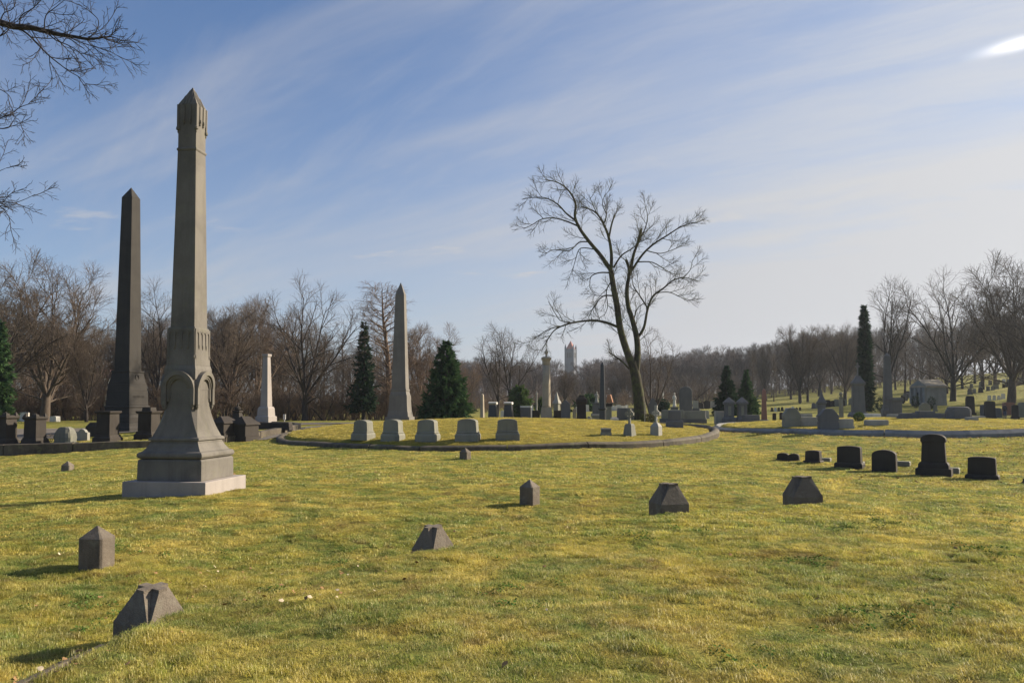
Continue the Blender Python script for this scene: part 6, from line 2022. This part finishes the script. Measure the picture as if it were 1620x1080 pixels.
small_row(4, 1102, 1118, 70, 72, 0.85, [M['lightgrey'], M['slate']], 'grey headstone in the little group at the right end of the low tombs', 'headstones at the end of the low tombs', jitter=1)
m = Mon('headstone', 1535, 92, 626, 'tall dark slab headstone leaning on the right hillside', 'headstone', -10)
m.part('tablet', [(0, 6.5, 2.5), (0.85, 6.0, 2.2), (1.0, 5.0, 2)], M['dark']); m.part('base', [(0, 8, 4), (0.1, 8, 4)], M['dark'])
for px, Y, tp, hw, mt, lab in ((1556, 84, 640, 5, 'slate', 'leaning grey headstone left of the dark block on the right slope'), (1566, 82, 634, 8, 'dark', 'dark block monument left of the standing person'),
                               (1606, 86, 640, 5, 'dark', 'dark square headstone just right of the standing person'), (1617, 88, 636, 6, 'grey', 'pale headstone at the right edge behind the person'),
                               (1578, 88, 645, 6, 'slate', 'low grey stone just left of the standing person'), (1596, 92, 636, 9, 'red', 'reddish long block monument behind the standing person'),
                               (1612, 98, 646, 10, 'slate', 'low slate block at the right edge beyond the standing person')):
    tablet('headstone', px, Y, tp, hw * 2, lab, M[mt], base=0.15, rise=0.08, rot=-12)
tablet('headstone', 1480, 96, 640, 6, 'small stone on the slope below the pale mausoleum', M['grey'])
tablet('headstone', 1506, 80, 650, 7, 'small low stone in shade behind the rough hewn monument', M['dark'])
tablet('headstone', 1445, 76, 652, 6, 'small low stone behind the broad monument on the right', M['dark'])

# ------------------------------------------------------------------ mausoleum
def mausoleum():
    Y = 112
    x = X(1470, Y); z = G(x, Y)
    H = pt(1472, 600, Y).z - z
    rt = empty('mausoleum', (x, Y, z), R(-76), 'pale stone mausoleum with a gabled roof coloured paler as if sunlit and dark doorways under the right trees', 'building')
    S = Y / F
    wx, wy = 16 * S, 19 * S
    wall = M['mausoleum']
    eave = H * 0.68
    MB().box(-wx, wx, -wy, wy, -0.6, eave).obj('wall', wall, rt)
    MB().box(-wx * 1.03, wx * 1.03, -wy * 1.02, wy * 1.02, -0.6, 0.25).obj('plinth', wall, rt)
    rf = MB().slab([(-wx * 1.12, eave + 0.004), (wx * 1.12, eave + 0.004), (wx * 1.12, eave + 0.22), (0, H), (-wx * 1.12, eave + 0.22)], -wy * 1.05, wy * 1.05)
    rf.obj('roof', M['sandstone'], rt)  # sunlight on the roof is put into a paler stone than the walls
    MB().slab([(-wx * 0.9, eave + 0.28), (wx * 0.9, eave + 0.28), (0, H * 0.95)], -wy * 1.055 - 0.05, -wy * 1.052).obj('pediment', wall, rt)
    dk = plain('dark_bronze', (0.03, 0.03, 0.03), 0.5)
    for xx, w_ in ((-wx * 0.55, 0.42), (0.0, 0.5), (wx * 0.55, 0.42)):
        MB().slab(arc_top(w_, 0.0, eave * 0.72, w_ * 0.8), -wy * 1.0 - 0.06, -wy * 1.0 + 0.1).obj('door' if xx == 0 else 'window', dk, rt)
    for xx in (-wx * 0.9, -wx * 0.3, wx * 0.3, wx * 0.9):
        MB().stack([(0.25, 0.16), (eave * 0.97, 0.14), (eave * 0.99, 0.2), (eave, 0.2)], xx, -wy * 1.0 - 0.12).obj('column', wall, rt)
mausoleum()
round_bush(1449, 104, 625, 6, NEEDB, 'dark clipped bush at the left front corner of the mausoleum', 61, 600)
round_bush(1474, 102, 627, 6, NEEDB, 'dark clipped bush in front of the mausoleum door', 62, 600)
round_bush(1394, 90, 628, 8, NEEDB, 'dark low bush between the columnar evergreen and the right obelisk', 63, 600)

# ------------------------------------------------------------------ far tower
def tower():
    Y = 620
    px0 = 903
    x = X(px0, Y, 580); z = -2.0
    S = Y / F
    rt = empty('church_tower', (x, Y, z), R(-24), 'far square stone tower with corner pinnacles and a red pyramid roof', 'tower')
    zt = pt(px0, 552, Y).z - z
    za = pt(px0, 539, Y).z - z
    a = 7.0 * S
    st = stone('tower_stone', (0.115, 0.125, 0.155), (0.08, 0.09, 0.115), grain=0.1, scale=0.1)
    MB().box(-a, a, -a, a, 0, zt).obj('wall', st, rt)
    MB().stack([(zt - 0.9, a * 1.06), (zt, a * 1.06)]).obj('cornice', st, rt)
    zs = pt(px0, 582, Y).z - z
    MB().stack([(zs - 0.8, a * 1.07), (zs, a * 1.07)]).obj('string_course', st, rt)
    MB().stack([(zt, a * 0.84), (za, 0.1)]).obj('roof', plain('red_tile', (0.36, 0.12, 0.09), 0.8), rt)
    for sx in (-1, 1):
        for sy in (-1, 1):
            c = a * 0.93
            MB().stack([(0, a * 0.17), (zt + 1.2, a * 0.16), (zt + 3.6, 0.05)], sx * c, sy * c).obj('pinnacle', st, rt)
    dk = plain('dark_louvre', (0.05, 0.05, 0.055), 0.8)
    z1 = pt(px0, 566, Y).z - z; z2 = pt(px0, 558, Y).z - z
    for k in range(4):
        for xx in (-0.42, 0.0, 0.42):
            mb = MB().slab(arc_top(a * 0.13, z1, z2, a * 0.13, 6), -a - 0.12, -a + 0.1)
            mb.v = [(v[0] + xx * a, v[1], v[2]) for v in mb.v]
            ca, sa = math.cos(k * math.pi / 2), math.sin(k * math.pi / 2)
            mb.v = [(v[0] * ca - v[1] * sa, v[0] * sa + v[1] * ca, v[2]) for v in mb.v]
            mb.obj('window', dk, rt)
    zz = pt(px0, 588, Y).z - z
    MB().slab([(a * 0.2, 0), (a * 2.0, 0), (a * 2.0, zz - 4), (a * 1.1, zz), (a * 0.2, zz - 4)], -a * 1.9, a * 0.2).obj('lower_wing', st, rt)
tower()
# distant building seen through the left wood
def far_building():
    Y = 210
    x = X(152, Y, 600); z = G(x, Y)
    rt = empty('distant_building', (x, Y, z), R(-10), 'distant pale building with a pink gable glimpsed through the left wood', 'building')
    S = Y / F
    H = pt(152, 584, Y).z - z
    h0 = pt(152, 597, Y).z - z
    MB().box(-22 * S, 26 * S, -3, 6, -1, h0).obj('wall', plain('pale_green_wall', (0.34, 0.42, 0.42), 0.7), rt)
    MB().slab([(0, h0 + 0.01), (28 * S, h0 + 0.01), (14 * S, H)], -3.5, 6.5).obj('roof', plain('pink_roof', (0.55, 0.25, 0.30), 0.7), rt)
    for k in range(5):
        MB().box((-19 + 8.5 * k) * S, (-15 + 8.5 * k) * S, -3.1, -2.9, h0 * 0.5, h0 * 0.8).obj('window', plain('window_dark', (0.08, 0.09, 0.10), 0.2), rt)
far_building()

# ------------------------------------------------------------------ person
def person():
    Y = 84.0
    x = X(1590, Y, 660); z = G(x, Y)
    rt = empty('person', (x, Y, z), R(15), 'person in a dark jacket and jeans standing on the right slope', 'person')
    J = {'pelvis': (0, 0, .94), 'waist': (0, 0, 1.08), 'chest': (0, 0.01, 1.30), 'neck': (0, 0.01, 1.46), 'head0': (0, -0.01, 1.55), 'head1': (0, -0.01, 1.64), 'head2': (0, 0, 1.71),
         'hipL': (.09, 0, .90), 'kneeL': (.11, -.01, .50), 'ankL': (.12, .02, .09), 'toeL': (.13, -.13, .04),
         'hipR': (-.09, 0, .90), 'kneeR': (-.10, .01, .50), 'ankR': (-.11, .03, .09), 'toeR': (-.12, -.12, .04),
         'shL': (.17, .01, 1.40), 'elL': (.25, .02, 1.13), 'wrL': (.16, -.16, 1.05), 'haL': (.10, -.20, 1.06),
         'shR': (-.17, .01, 1.40), 'elR': (-.25, .02, 1.13), 'wrR': (-.16, -.16, 1.05), 'haR': (-.10, -.20, 1.06)}
    rad = {'pelvis': .15, 'waist': .14, 'chest': .16, 'neck': .06, 'head0': .08, 'head1': .10, 'head2': .07, 'hipL': .10, 'hipR': .10, 'kneeL': .065, 'kneeR': .065, 'ankL': .05, 'ankR': .05, 'toeL': .04, 'toeR': .04,
           'shL': .075, 'shR': .075, 'elL': .055, 'elR': .055, 'wrL': .045, 'wrR': .045, 'haL': .04, 'haR': .04}
    E = [('pelvis', 'waist'), ('waist', 'chest'), ('chest', 'neck'), ('neck', 'head0'), ('head0', 'head1'), ('head1', 'head2'), ('pelvis', 'hipL'), ('hipL', 'kneeL'), ('kneeL', 'ankL'), ('ankL', 'toeL'),
         ('pelvis', 'hipR'), ('hipR', 'kneeR'), ('kneeR', 'ankR'), ('ankR', 'toeR'), ('chest', 'shL'), ('shL', 'elL'), ('elL', 'wrL'), ('wrL', 'haL'), ('chest', 'shR'), ('shR', 'elR'), ('elR', 'wrR'), ('wrR', 'haR')]
    names = list(J)
    me = bpy.data.meshes.new('body')
    me.from_pydata([J[n] for n in names], [(names.index(a), names.index(b)) for a, b in E], [])
    me.update()
    o = bpy.data.objects.new('body', me); COL.objects.link(o); o.parent = rt
    sk = o.modifiers.new('skin', 'SKIN')
    for i, n in enumerate(names):
        me.skin_vertices[0].data[i].radius = (rad[n], rad[n] * (0.75 if n in ('chest', 'waist', 'pelvis') else 1))
        me.skin_vertices[0].data[i].use_root = (n == 'pelvis')
    sb = o.modifiers.new('sub', 'SUBSURF'); sb.levels = 1; sb.render_levels = 2
    m = bpy.data.materials.new('clothing'); m.use_nodes = True
    t = m.node_tree; T = NT(t); b = t.nodes['Principled BSDF']
    oc = T.n('ShaderNodeTexCoord', out=3)
    zc = T.n('ShaderNodeSeparateXYZ', out=2, i_0=oc)
    leg = T.math('LESS_THAN', zc, 0.90)
    head = T.math('GREATER_THAN', zc, 1.50)
    hair = T.math('GREATER_THAN', zc, 1.60)
    c = T.mix(leg, (0.018, 0.018, 0.030), (0.06, 0.07, 0.13))
    c = T.mix(head, c, (0.42, 0.26, 0.19))
    c = T.mix(hair, c, (0.05, 0.035, 0.025))
    t.links.new(c, b.inputs['Base Color']); b.inputs['Roughness'].default_value = 0.85
    me.materials.append(m)
person()
# ------------------------------------------------------------------ haze
def haze():
    x0, x1, y0, y1 = -1.002 * max(abs(gx[0]), abs(gx[-1])), 1.002 * max(abs(gx[0]), abs(gx[-1])), gy[0] - 2, gy[-1] + 2
    o = MB().box(x0, x1, y0, y1, float(ZZ.min()) - 1.5, 64.0)
    m = bpy.data.materials.new('haze_air')
    m.use_nodes = True
    t = m.node_tree
    t.nodes.clear()
    T = NT(t)
    v = T.n('ShaderNodeVolumePrincipled', out=None)
    v.inputs['Color'].default_value = (0.80, 0.89, 1.0, 1)
    v.inputs['Density'].default_value = 0.0002
    v.inputs['Anisotropy'].default_value = 0.35
    out = T.n('ShaderNodeOutputMaterial', out=None)
    t.links.new(v.outputs[0], out.inputs['Volume'])
    h = o.obj('haze', m)
    prop(h, 'thin pale blue haze over the distance', kind='stuff')
haze()
